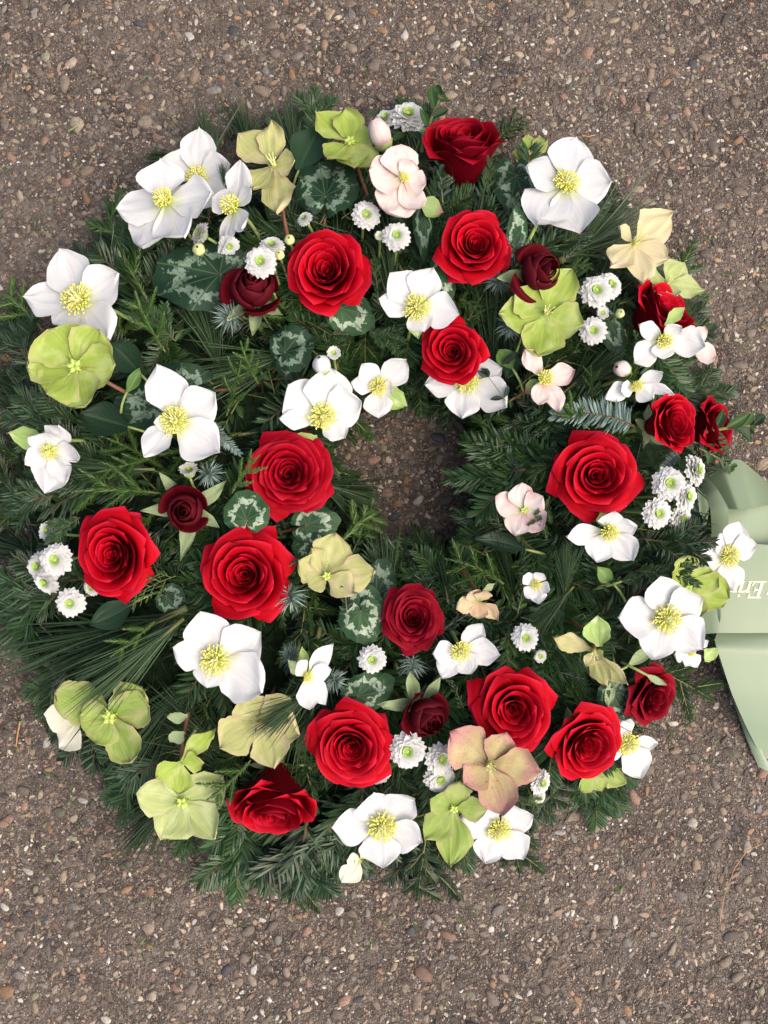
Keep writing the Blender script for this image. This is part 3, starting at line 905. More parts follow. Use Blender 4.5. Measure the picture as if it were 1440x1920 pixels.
def comb(C, r, n, L, W, ang, spread, up, tone0=.4, lastfan=True, f0=.03, under=.0, T=.25, bend=.05, segs=2, radial=False, taper=.45):
    f = np.sort(r.uniform(f0, 1, n))
    p, d = at_curve(C, f)
    side = np.cross(np.tile([0, 0, 1.0], (n, 1)), d); side /= np.linalg.norm(side, axis=1, keepdims=True)
    upv = np.cross(d, side)
    if radial:
        phi = np.arange(n) * 2.39996 + r.uniform(-.3, .3, n)
    else:
        sg = np.where(np.arange(n) % 2 == 0, 1, -1)
        phi = np.where(sg > 0, 0, PI) + sg * r.normal(up, spread, n)
    out = side * np.cos(phi)[:, None] + upv * np.sin(phi)[:, None]
    a = (ang * (1 - .45 * f ** 3 * (1 if lastfan else 0))) * r.uniform(.85, 1.15, n)
    dirs = d * np.cos(a)[:, None] + out * np.sin(a)[:, None]
    ups = np.cross(dirs, np.cross(upv, dirs)) if not radial else d
    LL = L * (1 - taper * np.clip(f - .55, 0, 1) / .45) * r.uniform(.8, 1.1, n) * np.clip(.6 + f * 3, 0, 1)
    und = (r.uniform(0, 1, n) < under).astype(float) * r.uniform(.4, 1, n)
    return needles(p, dirs, ups, LL, np.full(n, W), np.full(n, W * T), r.normal(bend, .05, n), np.clip(r.normal(tone0, .2, n), 0, 1), segs, und)

def merge(ch):
    Vs, Fs, Ts, o = [], [], [], 0
    for V, F, T in ch:
        Vs.append(V); Fs += [tuple(o + i for i in f) for f in F]; Ts.append(T); o += len(V)
    return np.concatenate(Vs), Fs, np.concatenate(Ts)

def side_shoots(r, C, k, lo=.2, hi=.8, l=(.3, .5)):
    out = []
    for j in range(k):
        f = np.array([lo + (hi - lo) * (j + .5) / k])
        p, d = at_curve(C, f)
        sg = 1 if j % 2 else -1
        a = r.uniform(.6, .9) * sg
        dd = np.array([d[0][0] * math.cos(a) - d[0][1] * math.sin(a), d[0][0] * math.sin(a) + d[0][1] * math.cos(a), d[0][2] + r.uniform(-.1, .15)])
        L = r.uniform(*l)
        out.append(bez(p[0], p[0] + dd * L * .5 + [0, 0, .02], p[0] + dd * L + np.array([.06, 0, -.03]), 6))
    return out

def make_sprig(kind, i):
    r = np.random.default_rng(hash(kind) % 1 + i * 13 + len(kind) * 101)
    C = stem_curve(r)
    ch, st = [], []
    if kind in ('fir', 'bluefir'):
        shoots = side_shoots(r, C, 2 if i % 2 else 3, .15, .6, (.35, .5)) if kind == 'fir' else []
        for c_ in [C] + shoots:
            ln = np.linalg.norm(c_[-1] - c_[0])
            ch.append(comb(c_, r, int(115 * ln) + 18, .20, .024, R(60), .28, .26, .42, under=.2 if kind == 'fir' else .5, T=.3, segs=3, bend=.1))
            st.append(tube(c_, np.linspace(.016, .008, len(c_)), 5))
        stem = 'twig'; mat = kind
    elif kind == 'star':                               # short blue shoot seen end on
        C = bez([0, 0, 0], [.2, 0, .1], [.45, 0, .16], 6)
        ch.append(comb(C, r, 70, .62, .05, R(75), .5, .3, .5, radial=True, under=.5, T=.25, bend=.1))
        st.append(tube(C, np.linspace(.035, .02, 6), 5)); stem = 'twig'; mat = 'bluefir'
    elif kind == 'pine':
        C = bez([0, 0, 0], [.12, 0, .02], [.26, 0, .03], 5)
        n = 130
        f = r.uniform(0, 1, n); p, d = at_curve(C, f)
        phi = r.uniform(0, 2 * PI, n); a = np.abs(r.normal(0, .20, n)) + .02
        dirs = np.stack([np.cos(a), np.sin(a) * np.cos(phi), np.sin(a) * np.sin(phi) * .7], 1)
        ups = np.tile([0, 0, 1.0], (n, 1)) + r.normal(0, .2, (n, 3))
        ch.append(needles(p, dirs, ups, r.uniform(.55, .85, n), np.full(n, .0085), np.full(n, .0055), r.normal(-.12, .17, n), np.clip(r.normal(.5, .25, n), 0, 1), 5))
        st.append(tube(C, np.linspace(.018, .01, 5), 5)); stem = 'twiggreen'; mat = 'pine'
    elif kind in ('crypt', 'yew'):
        shoots = side_shoots(r, C, 4 + i % 3, .12, .8, (.22, .42))
        for c_ in [C] + shoots:
            ln = np.linalg.norm(c_[-1] - c_[0])
            if kind == 'crypt': ch.append(comb(c_, r, int(150 * ln) + 16, .105, .017, R(36), .5, .3, .45, radial=True, T=.6, bend=-.12, taper=.6))
            else: ch.append(comb(c_, r, int(110 * ln) + 16, .13, .016, R(42), .35, .3, .45, T=.4, bend=-.05))
            st.append(tube(c_, np.linspace(.012, .006, len(c_)), 5))
        stem = 'twiggreen'; mat = kind
    elif kind == 'thuja':
        shoots = side_shoots(r, C, 8, .05, .95, (.22, .42))
        sub = []
        for c_ in shoots: sub += side_shoots(r, c_, 4, .2, .9, (.08, .13))
        for c_ in [C] + shoots + sub:
            ln = np.linalg.norm(c_[-1] - c_[0])
            ch.append(comb(c_, r, int(200 * ln) + 8, .040, .022, R(28), .3, .2, .6, T=.5, radial=True, taper=.3))
            st.append(tube(c_, np.linspace(.012, .008, len(c_)), 5))
        stem = 'twiggreen'; mat = 'crypt'
    V, F, T = merge(ch)
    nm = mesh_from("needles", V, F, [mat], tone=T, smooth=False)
    V, F, mi = join([(a, b, 0) for a, b in st])
    return mesh_from("stem", V, F, [stem], mi=mi), nm

SPRIG = {k: [make_sprig(k, i) for i in range(c)] for k, c in (('fir', 5), ('bluefir', 3), ('star', 3), ('pine', 5), ('crypt', 5), ('yew', 4), ('thuja', 2))}
SPN = {'fir': 'fir_sprig', 'bluefir': 'blue_fir_sprig', 'star': 'blue_fir_sprig', 'pine': 'pine_tuft', 'crypt': 'cypress_sprig', 'yew': 'yew_sprig', 'thuja': 'cypress_sprig'}

def box_leaf_mesh(i, mat):
    r = np.random.default_rng(50 + i)
    V, F, uv = petal_mesh("leaf", mat, np.zeros(3), np.array([1.0, 0, -.05]), np.array([0, 0, 1.0]), .185 + .025 * i, r, cup=-.06, ruffle=.02, point=.78, peak=1.0, curl=.5, crease=.03, nu=7, nv=9, th=.012, scallop=0.0, basew=.05)
    return mesh_from("leaf", V, F, [mat], uv=uv)
BOXLEAF = {m: [box_leaf_mesh(i, m) for i in range(3)] for m in ('box', 'boxdark', 'greenleaf')}
def box_stem(i):
    r = np.random.default_rng(80 + i)
    C = stem_curve(r, .1, .14)
    V, F = tube(C, np.linspace(.018, .009, len(C)), 5)
    return C, mesh_from("stem", V, F, ['twiggreen'])
BOXSTEM = [box_stem(i) for i in range(4)]
sc_ = {'i': 0}
def box_sprig(p, d, up, L, label, group, mat='box', pairs=6, leaf=.27, name='boxwood_sprig'):
    sc_['i'] += 1; i = sc_['i']; r = np.random.default_rng(600 + i)
    root = thing(name, label, 'sprig', (0, 0, 0), group)
    root.matrix_world = frame(p, d, up) @ Matrix.Diagonal((L, L, L, 1))
    C, sm = BOXSTEM[i % 4]
    part("stem", sm, root)
    for k in range(pairs):
        f = np.array([.12 + .84 * k / (pairs - 1)])
        q, dd = at_curve(C, f)
        roll = (PI / 2 if k % 2 else 0) * .55 + r.uniform(-.3, .3)
        for sg in (1, -1):
            a = R(52 - 22 * f[0]) * r.uniform(.8, 1.2)
            side = np.array([0, math.cos(roll), math.sin(roll)]) * sg
            x = dd[0] * math.cos(a) + side * math.sin(a)
            m = frame(q[0], x, np.array([-.2, 0, 1.0]) + r.normal(0, .25, 3))
            s = leaf * r.uniform(.8, 1.15) * (1 - .25 * f[0])
            part("leaf", BOXLEAF[mat][(k + i) % 3], root, m @ Matrix.Diagonal((s, s, s, 1)))
    m = frame(C[-1], C[-1] - C[-2], np.array([0, 0, 1.0]))
    part("leaf", BOXLEAF[mat][i % 3], root, m @ Matrix.Diagonal((leaf * .7, leaf * .7, leaf * .7, 1)))
    return root

def put_sprig(kind, p, d, up, L, label, group, wide=1.0, pairs=6, leaf=.27):
    sc_['i'] += 1; i = sc_['i']
    if kind in ('box', 'boxdark', 'greenleaf'):
        return box_sprig(p, d, up, L, label, group, kind, pairs, leaf)
    v = SPRIG[kind][i % len(SPRIG[kind])]
    root = thing(SPN[kind], label, 'sprig' if kind != 'pine' else 'pine tuft', (0, 0, 0), group)
    root.matrix_world = frame(p, d, up) @ Matrix.Diagonal((L, L * wide, L * wide, 1))
    part("stem", v[0], root)
    part("needles", v[1], root, kind='stuff')
    return root

def sprig(kind, a, b, label, dz=0.0, ez=None, wide=1.0, roll=0.0, pairs=6, leaf=.27):
    """a sprig the photo shows, from pixel a (stem end) to pixel b (tip)"""
    p = on_ring(a[0], a[1], 0.004 + dz, .012)
    q = on_ring(b[0], b[1], 0.010 + (dz if ez is None else ez), .010)
    L = np.linalg.norm(q - p)
    up = ring_n((p[0] + q[0]) / 2, (p[1] + q[1]) / 2, .4) + np.cross([0, 0, 1.0], unit(q - p)) * roll
    sc_['i'] += 0
    g = {'fir': 'fir sprigs of the wreath', 'bluefir': 'blue fir sprigs of the wreath', 'star': 'blue fir sprigs of the wreath', 'pine': 'pine tufts of the wreath', 'crypt': 'cypress sprigs of the wreath', 'yew': 'yew sprigs of the wreath', 'thuja': 'cypress sprigs of the wreath'}.get(kind, 'leafy sprigs of the wreath')
    return put_sprig(kind, p, q - p, up, L, label, g, wide, pairs, leaf)

# ------------------------------------------------------------------ the ground
def ground():
    S = 30.0
    V = [(-S, -S, 0), (S, -S, 0), (S, S, 0), (-S, S, 0)]
    g = bpy.data.objects.new("pavement", mesh_from("pavement", V, [(0, 1, 2, 3)], ['mortar'], smooth=False))
    col.objects.link(g); g['kind'] = 'structure'
    pal = [((120, 109, 99), 26), ((144, 130, 116), 18), ((166, 148, 126), 13), ((140, 135, 129), 13), ((98, 90, 84), 11), ((80, 80, 86), 4), ((182, 144, 110), 4), ((186, 152, 132), 4), ((206, 190, 168), 9), ((230, 224, 214), 5), ((146, 118, 104), 4), ((150, 145, 120), 5)]
    w = np.array([x[1] for x in pal], float); w /= w.sum()
    colr = np.array([hexc(*x[0]) for x in pal])
    r = np.random.default_rng(42)
    X0, X1, Y0, Y1 = -.56, .56, -.68, .70
    # big and middle stones by dart throwing, small ones free
    pts = []
    cell = .012; grid = {}
    def ok(x, y, rad):
        cx, cy = int(x // cell), int(y // cell)
        for i in range(cx - 2, cx + 3):
            for j in range(cy - 2, cy + 3):
                for (a, b, c) in grid.get((i, j), ()):
                    if (a - x) ** 2 + (b - y) ** 2 < (.86 * (c + rad)) ** 2: return False
        return True
    for (tries, lo, hi) in ((900, .0058, .0088), (9000, .0036, .0060), (60000, .0019, .0037)):
        for _ in range(tries):
            x, y, rad = r.uniform(X0, X1), r.uniform(Y0, Y1), lo + (hi - lo) * r.uniform() ** 1.8
            if ok(x, y, rad):
                grid.setdefault((int(x // cell), int(y // cell)), []).append((x, y, rad)); pts.append((x, y, rad))
    nbig = len(pts)
    ns = 60000
    small = np.stack([r.uniform(X0, X1, ns), r.uniform(Y0, Y1, ns), .0010 + .0018 * r.uniform(0, 1, ns) ** 1.7], 1)
    allp = np.concatenate([np.array(pts), small])
    def shape(rings, sides, rr):
        """dome of an irregular worn stone: rim below the mortar, flattened top"""
        k = rr.integers(0, 3)
        a = np.arange(sides) * 2 * PI / sides + rr.uniform(0, 1)
        el = rr.uniform(.6, 1.0)
        rad = 1 + .16 * np.sin(2 * a + rr.uniform(0, 6)) + .12 * np.sin(3 * a + rr.uniform(0, 6)) + rr.uniform(-.17, .17, sides)
        V = []
        prof = ((1.0, -.25), (.93, .16), (.66, .36)) if rings == 3 else ((1.0, -.2), (.74, .30))
        for (q, z) in prof:
            for j in range(sides):
                V.append((q * rad[j] * math.cos(a[j]), el * q * rad[j] * math.sin(a[j]), z + rr.uniform(-.05, .05)))
        V.append((rr.uniform(-.15, .15), rr.uniform(-.15, .15), prof[-1][1] + .07))
        F = []
        for k in range(rings - 1):
            for j in range(sides):
                F.append((k * sides + j, k * sides + (j + 1) % sides, (k + 1) * sides + (j + 1) % sides, (k + 1) * sides + j))
        t = len(V) - 1
        for j in range(sides): F.append(((rings - 1) * sides + j, (rings - 1) * sides + (j + 1) % sides, t))
        return np.array(V), F
    rr = np.random.default_rng(5)
    BIG = [shape(3, 9, rr) for _ in range(14)]
    SM = [shape(2, 6, rr) for _ in range(10)]
    # which stones get to be objects: the largest that the photo shows
    order = np.argsort(-allp[:nbig, 2])
    vis = []
    for i in order:
        x, y, rad = allp[i]
        d = math.hypot(x - C_OUT[0], y - C_OUT[1])
        if abs(x) < .352 and -.475 < y < .48 and (d > R_OUT + .035 or math.hypot(x - C_IN[0], y - C_IN[1]) < R_IN):
            if not (x > .29 and -.20 < y < .06): vis.append(i)
        if len(vis) == 300: break
    vset = set(vis)
    Vs, Fs, Ts, o = [], [], [], 0
    for i, (x, y, rad) in enumerate(allp):
        V, F = (BIG[i % 14] if i < nbig else SM[i % 10])
        a = r.uniform(0, 2 * PI); ca, sa = math.cos(a), math.sin(a)
        st = r.uniform(.72, 1.0)
        h = rad * r.uniform(.5, 1.0)
        ci = r.choice(len(pal), p=w)
        base = colr[ci][:3] * r.uniform(.72, 1.15) * (.72 if rad > .004 and ci in (6, 7, 8, 9) else 1)
        W = np.stack([V[:, 0] * rad * ca - V[:, 1] * rad * st * sa, V[:, 0] * rad * sa + V[:, 1] * rad * st * ca, V[:, 2] * h], 1)
        tilt = r.normal(0, .10, 2)
        W[:, 2] += W[:, 0] * tilt[0] + W[:, 1] * tilt[1] - rad * r.uniform(0, .10)
        tn = np.ones((len(V), 4)); tn[:, :3] = base
        if i in vset:
            ob = part("pebble", mesh_from("pebble", W, F, ['stone'], tone=tn), g)
            ob.location = (x, y, 0)
        else:
            W[:, 0] += x; W[:, 1] += y
            Vs.append(W); Ts.append(tn); Fs += [tuple(o + k for k in f) for f in F]; o += len(V)
    part("gravel", mesh_from("gravel", np.concatenate(Vs), Fs, ['stone'], tone=np.concatenate(Ts), smooth=False), g, kind='stuff')
ground()

# ------------------------------------------------------------------ packed core of the wreath
def wreath_base():
    NA, NB = 96, 22
    V, F = [], []
    for i in range(NA):
        a = i * 2 * PI / NA
        e = np.array([math.cos(a), math.sin(a)])
        b = C_IN - C_OUT; be = float(b @ e)
        t = -be + math.sqrt(be * be - float(b @ b) + (R_OUT - .030) ** 2)
        for j in range(NB):
            f = j / (NB - 1)
            xy = C_IN + e * (R_IN + .014 + (t - R_IN - .014) * f)
            w = .003 * math.sin(9 * a + 30 * f) + .003 * math.sin(23 * a - 20 * f)
            V.append((xy[0], xy[1], -.004 if j in (0, NB - 1) else max(.003, ring_h(xy[0], xy[1]) - .027 + w)))
    for i in range(NA):
        for j in range(NB - 1):
            F.append((i * NB + j, i * NB + j + 1, ((i + 1) % NA) * NB + j + 1, ((i + 1) % NA) * NB + j))
    root = thing('wreath_base', 'round base of the wreath, packed with short dark needles under all the flowers', 'wreath base', (C_OUT[0], C_OUT[1], 0))
    off = np.array([C_OUT[0], C_OUT[1], 0])
    part("core", mesh_from("core", np.array(V) - off, F, ['core']), root)
    r = np.random.default_rng(77)
    n = 11000
    a = r.uniform(0, 2 * PI, n); t = r.uniform(.06, .95, n)
    bx = C_IN[None] + np.stack([np.cos(a), np.sin(a)], 1) * R_IN
    b = C_IN - C_OUT; be = np.cos(a) * b[0] + np.sin(a) * b[1]
    tt = -be + np.sqrt(be * be - float(b @ b) + R_OUT ** 2)
    xy = C_IN[None] + np.stack([np.cos(a), np.sin(a)], 1) * (R_IN + (tt - R_IN) * t)[:, None]
    z = np.array([max(.01, ring_h(p[0], p[1]) - .024) for p in xy]) - r.uniform(0, .014, n)
    P = np.stack([xy[:, 0], xy[:, 1], z], 1)
    outw = np.stack([xy[:, 0] - (C_IN[0] + C_OUT[0]) / 2, xy[:, 1] - (C_IN[1] + C_OUT[1]) / 2, 0 * z], 1)
    outw /= np.linalg.norm(outw, axis=1, keepdims=True)
    # clumps share a direction
    ca = np.sin(xy[:, 0] * 61 + 2 * np.sin(xy[:, 1] * 47)) * 1.6 + r.normal(0, .45, n)
    dirs = np.stack([outw[:, 0] * np.cos(ca) - outw[:, 1] * np.sin(ca), outw[:, 0] * np.sin(ca) + outw[:, 1] * np.cos(ca), .25 + r.normal(0, .25, n)], 1)
    V, F, T = needles(P - off, dirs, np.tile([0, 0, 1.0], (n, 1)) + r.normal(0, .4, (n, 3)), r.uniform(.012, .026, n), r.uniform(.0010, .0019, n), np.full(n, .0005), r.normal(.0, .1, n), np.clip(r.normal(.3, .25, n), 0, 1))
    part("needles", mesh_from("needles", V, F, ['yew'], tone=T, smooth=False), root, kind='stuff')
wreath_base()

# ------------------------------------------------------------------ filler sprigs that nothing tells apart
LANDMARKS = [('large open red rose in the upper left', 607, 502), ('tipped red rose at the top', 875, 290), ('round red rose near the top', 893, 452),
    ('red rose above the hole', 850, 660), ('many petalled red rose left of the hole', 538, 890), ('red rose near the left edge', 213, 1030),
    ('open red rose in the lower left', 449, 1078), ('crimson rose below the hole', 773, 1175), ('red rose left of the round bud', 660, 1400),
    ('down facing red rose', 510, 1500), ('red rose above the tan hellebore', 962, 1333), ('lower right red rose', 1097, 1390),
    ('open red rose on the right', 1125, 890), ('red rose at the right rim', 1255, 790), ('red rose at the upper right rim', 1240, 600),
    ('dark red rose at the lower right', 1220, 1305), ('blurred white hellebore at the upper left', 310, 377), ('sideways white hellebore at the upper left', 437, 390),
    ('white hellebore at the left rim', 148, 563), ('four petalled white hellebore on the left', 335, 780), ('cupped white hellebore at the left edge', 95, 860),
    ('lime hellebore at the left rim', 140, 690), ('white hellebore in the lower left', 415, 1230), ('folded white hellebore in the lower left', 585, 1265),
    ('white hellebore at the bottom rim', 707, 1550), ('right hand white hellebore at the bottom', 935, 1555), ('white hellebore beside the crimson rose', 870, 1222),
    ('smallest white hellebore', 1005, 1100), ('large white hellebore by the ribbon', 1245, 1160), ('white hellebore lying on the ribbon', 1365, 1040),
    ('nodding white hellebore on the right', 1135, 1005), ('nodding white hellebore at the right rim', 1250, 640), ('flat white hellebore at the top right', 1062, 345),
    ('white hellebore above the red rose', 785, 565), ('large ruffled white hellebore', 605, 765), ('white hellebore at the top of the hole', 710, 730),
    ('olive green hellebore at the lower left', 200, 1345), ('pale green hellebore at the lower left rim', 340, 1500), ('faded yellow hellebore', 480, 1375),
    ('yellow green hellebore near the hole', 630, 1060), ('peach hellebore', 898, 1130), ('drooping yellow hellebore', 1110, 1225),
    ('tan hellebore', 928, 1440), ('tall green hellebore at the bottom', 845, 1540), ('pink hellebore right of the hole', 975, 955),
    ('three petalled pink hellebore', 1025, 710), ('large lime hellebore on the upper right', 1015, 585), ('cream hellebore at the upper right', 1205, 460),
    ('dull yellow hellebore at the top', 500, 315), ('lime hellebore at the top', 655, 262), ('pink streaked bell at the top', 748, 330),
    ('burgundy bud in the upper left', 468, 545), ('burgundy bud on the upper right', 1015, 497), ('burgundy bud at the middle left', 343, 955),
    ('round burgundy bud at the bottom', 800, 1348), ('big dark cyclamen leaf at the upper left', 350, 515), ('chrysanthemums by the ribbon', 1270, 925),
    ('chrysanthemum cluster at the left edge', 95, 1075), ('lone chrysanthemum in the lower right', 986, 1196), ('chrysanthemum pair near the top', 715, 420),
    ('chrysanthemums on the upper right', 1122, 580)]
LM = [(n, at_z(x, y, .09)) for n, x, y in LANDMARKS]
def where(p):
    n, q = min(LM, key=lambda m: (m[1][0] - p[0]) ** 2 + (m[1][1] - p[1]) ** 2)
    dx, dy = p[0] - q[0], p[1] - q[1]
    if math.hypot(dx, dy) < .02: return 'under the ' + n
    k = int(round(math.degrees(math.atan2(dy, dx)) / 45)) % 8
    return ('right of', 'above right of', 'above', 'above left of', 'left of', 'below left of', 'below', 'below right of')[k] + ' the ' + n

def filler():
    r = np.random.default_rng(123)
    kinds = ['fir'] * 8 + ['yew'] * 6 + ['pine'] * 5 + ['crypt'] * 3 + ['box'] * 5 + ['boxdark'] * 3
    lab = {'fir': 'dark fir sprig ', 'yew': 'dark yew sprig ', 'pine': 'soft pine tuft ', 'crypt': 'light cypress sprig ', 'box': 'glossy boxwood sprig ', 'boxdark': 'dark leafy sprig '}
    grp = {k: 'low ' + {'fir': 'fir filling', 'yew': 'yew filling', 'pine': 'pine filling', 'crypt': 'cypress filling', 'box': 'boxwood filling', 'boxdark': 'dark leaf filling'}[k] for k in lab}
    ctr = (C_IN + C_OUT) / 2
    for i in range(240):
        k = kinds[int(r.integers(len(kinds)))]
        a = i * 2.39996; t = r.uniform(.12, .88)
        e = np.array([math.cos(a), math.sin(a)])
        b = C_IN - C_OUT; be = float(b @ e)
        tt = -be + math.sqrt(be * be - float(b @ b) + R_OUT ** 2)
        xy = C_IN + e * (R_IN + (tt - R_IN) * t)
        z = max(.012, ring_h(xy[0], xy[1]) - .006 - r.uniform(0, .008))
        n = ring_n(xy[0], xy[1], .7)
        turn = r.normal(0, 1.0)
        ea = math.atan2(e[1], e[0]) + turn + (PI if t < .3 and r.uniform() < .7 else 0)
        d = np.array([math.cos(ea), math.sin(ea), 0]); d = d - n * float(d @ n) + n * r.uniform(.0, .22)
        L = {'fir': r.uniform(.06, .115), 'yew': r.uniform(.06, .10), 'pine': r.uniform(.08, .13), 'crypt': r.uniform(.05, .08), 'box': r.uniform(.045, .065), 'boxdark': r.uniform(.045, .06)}[k]
        p = np.array([xy[0], xy[1], z]) - unit(d) * L * .45
        p[2] = max(p[2], .012)
        tipq = p + unit(d) * L
        if tipq[0] > .268 and -.075 < tipq[1] < .06: continue
        put_sprig(k, p, d, n, L, ('long ' if L > {'fir': .09, 'yew': .08, 'pine': .105, 'crypt': .065, 'box': .055, 'boxdark': .053}[k] else 'short ') + lab[k] + where(p + unit(d) * L * .5), grp[k])
    lab2 = {'fir': 'outer fir sprig ', 'yew': 'outer yew sprig ', 'pine': 'outer pine tuft '}
    for i in range(64):
        a = i * 2 * PI / 64 + r.uniform(-.05, .05)
        k = ['fir', 'yew', 'fir', 'pine', 'yew'][int(r.integers(5))]
        e = np.array([math.cos(a), math.sin(a)])
        xy = C_OUT + e * (R_OUT - .055)
        if a > 5.95 or a < .24: continue
        ea = a + r.normal(0, .35)
        d = np.array([math.cos(ea), math.sin(ea), -.15])
        L = r.uniform(.05, .105) * (1.2 if k == 'pine' else 1)
        put_sprig(k, np.array([xy[0], xy[1], r.uniform(.022, .045)]), d, np.array([e[0] * .3, e[1] * .3, 1.0]), L, lab2[k] + where(np.array([*xy, 0]) + d * L * .5), 'outer fringe of ' + k)
    lab3 = {'fir': 'hole edge fir sprig ', 'yew': 'hole edge yew sprig ', 'pine': 'hole edge pine tuft '}
    for i in range(22):
        a = i * 2 * PI / 22 + r.uniform(-.08, .08)
        k = ['fir', 'yew', 'fir', 'pine'][int(r.integers(4))]
        e = np.array([math.cos(a), math.sin(a)])
        xy = C_IN + e * (R_IN + .050)
        ea = a + PI + r.normal(0, .45)
        d = np.array([math.cos(ea), math.sin(ea), -.25])
        put_sprig(k, np.array([xy[0], xy[1], r.uniform(.045, .075)]), d, np.array([-e[0] * .5, -e[1] * .5, 1.0]), r.uniform(.045, .062), lab3[k] + where(np.array([*xy, 0])), 'inner fringe of ' + k)
filler()

# ------------------------------------------------------------------ red roses: spiral centre and radius in photo pixels
rose('large open red rose in the upper left quarter, right of a burgundy bud', (609, 502), 90, (.02, .02), seed=1, dz=.006, ell=(0, .90))
rose('red rose at the top edge seen from the side, its centre tipped upward', (868, 264), 82, (-.08, .72), 'rosedeep', seed=2, hz=1.7, core_drop=.1, cupped=1)
rose('round red rose just below the tipped red rose at the top edge', (893, 455), 76, (.03, .02), seed=3, dz=.004)
rose('red rose half covering a white hellebore above the hole of the wreath', (846, 658), 70, (-.12, -.10), seed=4, dz=.010, ell=(45, .92))
rose('full many petalled red rose left of the hole, below the large ruffled white hellebore', (541, 886), 86, (.03, .0), 'rosedeep', seed=5, N=38, dz=.002)
rose('red rose near the left edge beside a cluster of white chrysanthemums', (205, 1040), 92, (-.10, -.06), seed=6, ell=(8, .88), dz=.004)
rose('large open red rose directly above a white hellebore in the lower left', (455, 1077), 92, (.02, .01), seed=7, dz=.006)
rose('dark crimson rose directly below the hole of the wreath', (776, 1158), 66, (.05, .12), 'crimson', seed=8, N=34, ell=(0, .90), dz=.004)
rose('large red rose at the bottom left of a round burgundy bud', (659, 1405), 86, (-.02, -.05), seed=9, N=34, ell=(40, .93), dz=.008)
rose('red rose at the lower left rim seen from the side, facing down', (511, 1522), 84, (-.02, -.95), seed=10, hz=1.5, dz=-.004, core_drop=.1, cupped=.7)
rose('large red rose above the pink tinged tan hellebore at the bottom', (964, 1333), 85, (-.02, .0), seed=11, dz=.006, ell=(20, .94))
rose('red rose at the lower right partly covering a white hellebore by the pavement', (1107, 1400), 74, (.30, -.25), cupped=.5, seed=12, dz=.006, N=32)
rose('large open red rose on the right side between the hole and a cluster of chrysanthemums', (1122, 890), 86, (.0, .0), seed=13, dz=.006, ell=(90, .97))
rose('red rose at the right rim under the small pale hellebore bells', (1268, 792), 58, (.55, .0), seed=14, dz=.004, hz=1.6, cupped=.8)
rose('red rose at the far right edge, mostly hidden behind boxwood leaves', (1345, 800), 56, (.8, .1), 'rosedeep', seed=15, dz=-.018, hz=1.5, cupped=.8)
rose('red rose at the upper right rim behind a nodding white hellebore', (1252, 578), 74, (.75, .6), seed=16, hz=1.6, dz=-.004, cupped=.8)
rose('dark red rose at the lower right rim beside the pavement and ribbon', (1232, 1310), 62, (.42, -.25), 'crimson', seed=17, dz=.0, hz=1.2)

BUD = dict(bud=True, N=14, mat='burgundy', hz=1.7, core_drop=.05)
rose('burgundy rosebud with a white chrysanthemum resting on its top edge', (474, 530), 54, (.05, .35), seed=31, dz=.012, sep_px=[(473, 630), (425, 600), (530, 590)], **BUD)
rose('burgundy rosebud above the large lime hellebore on the upper right', (1026, 506), 51, (.55, -.10), seed=32, dz=.012, sep_px=[(930, 522), (990, 455)], **BUD)
rose('burgundy rosebud with five spread grey green sepals at the middle left', (345, 958), 44, (.10, -.15), seed=33, dz=.006, sep_px=[(298, 885), (425, 900), (262, 958), (338, 1052), (412, 990)], **BUD)
rose('round burgundy rosebud between two large red roses at the bottom', (806, 1352), 46, (.40, -.40), seed=34, dz=.010, sep_px=[(715, 1325), (828, 1262), (765, 1255)], **BUD)

# ------------------------------------------------------------------ white hellebores
W = hellebore
W('white hellebore with a blurred pale green centre, outermost at the upper left', (310, 377), [(218, 392), (300, 298, .52), (398, 362), (345, 445, .5), (268, 466, .5)], 'white', (-.1, .05), .022, 'tall', cup=.2, csize=.75)
W('white hellebore with one tall upright petal, behind the others at the upper left', (370, 335), [(374, 238, .42), (302, 300), (432, 308), (410, 385), (330, 395)], 'white', (0, -.1), .004, csize=.8)
W('white hellebore turned sideways left of the dull yellow hellebore', (438, 388), [(450, 300, .36), (470, 352, .30), (409, 474, .30), (396, 368, .45), (455, 430, .3)], 'white', (-.5, .05), .010, 'tall', cup=.25)
W('white five petalled hellebore at the left rim directly above the lime green one', (149, 564), [(112, 466, .45), (43, 556, .40), (222, 512, .46), (202, 634, .5), (98, 606, .5)], 'white', (-.05, .05), .008, stalk=[[(149, 564), (215, 583), (268, 612)]])
W('white hellebore with four spread petals over a dark cyclamen leaf on the left', (328, 790), [(294, 683, .42), (404, 737, .46), (412, 848, .50), (270, 857, .34), (288, 792, .25)], 'white', (.08, .0), .014)
W('small cupped white hellebore at the left edge with a green tinged bract', (93, 845), [(84, 926, .5), (122, 908, .42), (150, 858, .40), (108, 799, .42), (46, 872, .36), (52, 822, .28), (88, 812, .4)], 'white', (0, -.7), .010, 'stamens', cup=.4, csize=.8, bracts=[(15, 812, .26)])
W('white hellebore with broad petals directly below the large open red rose in the lower left', (404, 1238), [(375, 1147, .50), (488, 1184, .52), (490, 1300, .58), (388, 1290, .45), (324, 1214, .36)], 'white', (0, -.05), .014, cr=32)
W('white hellebore seen from the side, its petals folded to the right, in the lower left', (575, 1268), [(624, 1206, .34), (622, 1256, .36), (580, 1331, .44), (612, 1322, .32), (560, 1240, .35)], 'white', (.7, -.1), .016, 'tall', cup=.3, csize=.6, bracts=[(540, 1237, .3), (567, 1212, .25)])
W('white hellebore with notched petals at the bottom rim below the large red rose', (716, 1546), [(700, 1486, .52), (778, 1500, .46), (792, 1580, .50), (718, 1627, .50), (621, 1552, .42)], 'white', (0, -.08), .008, cr=31)
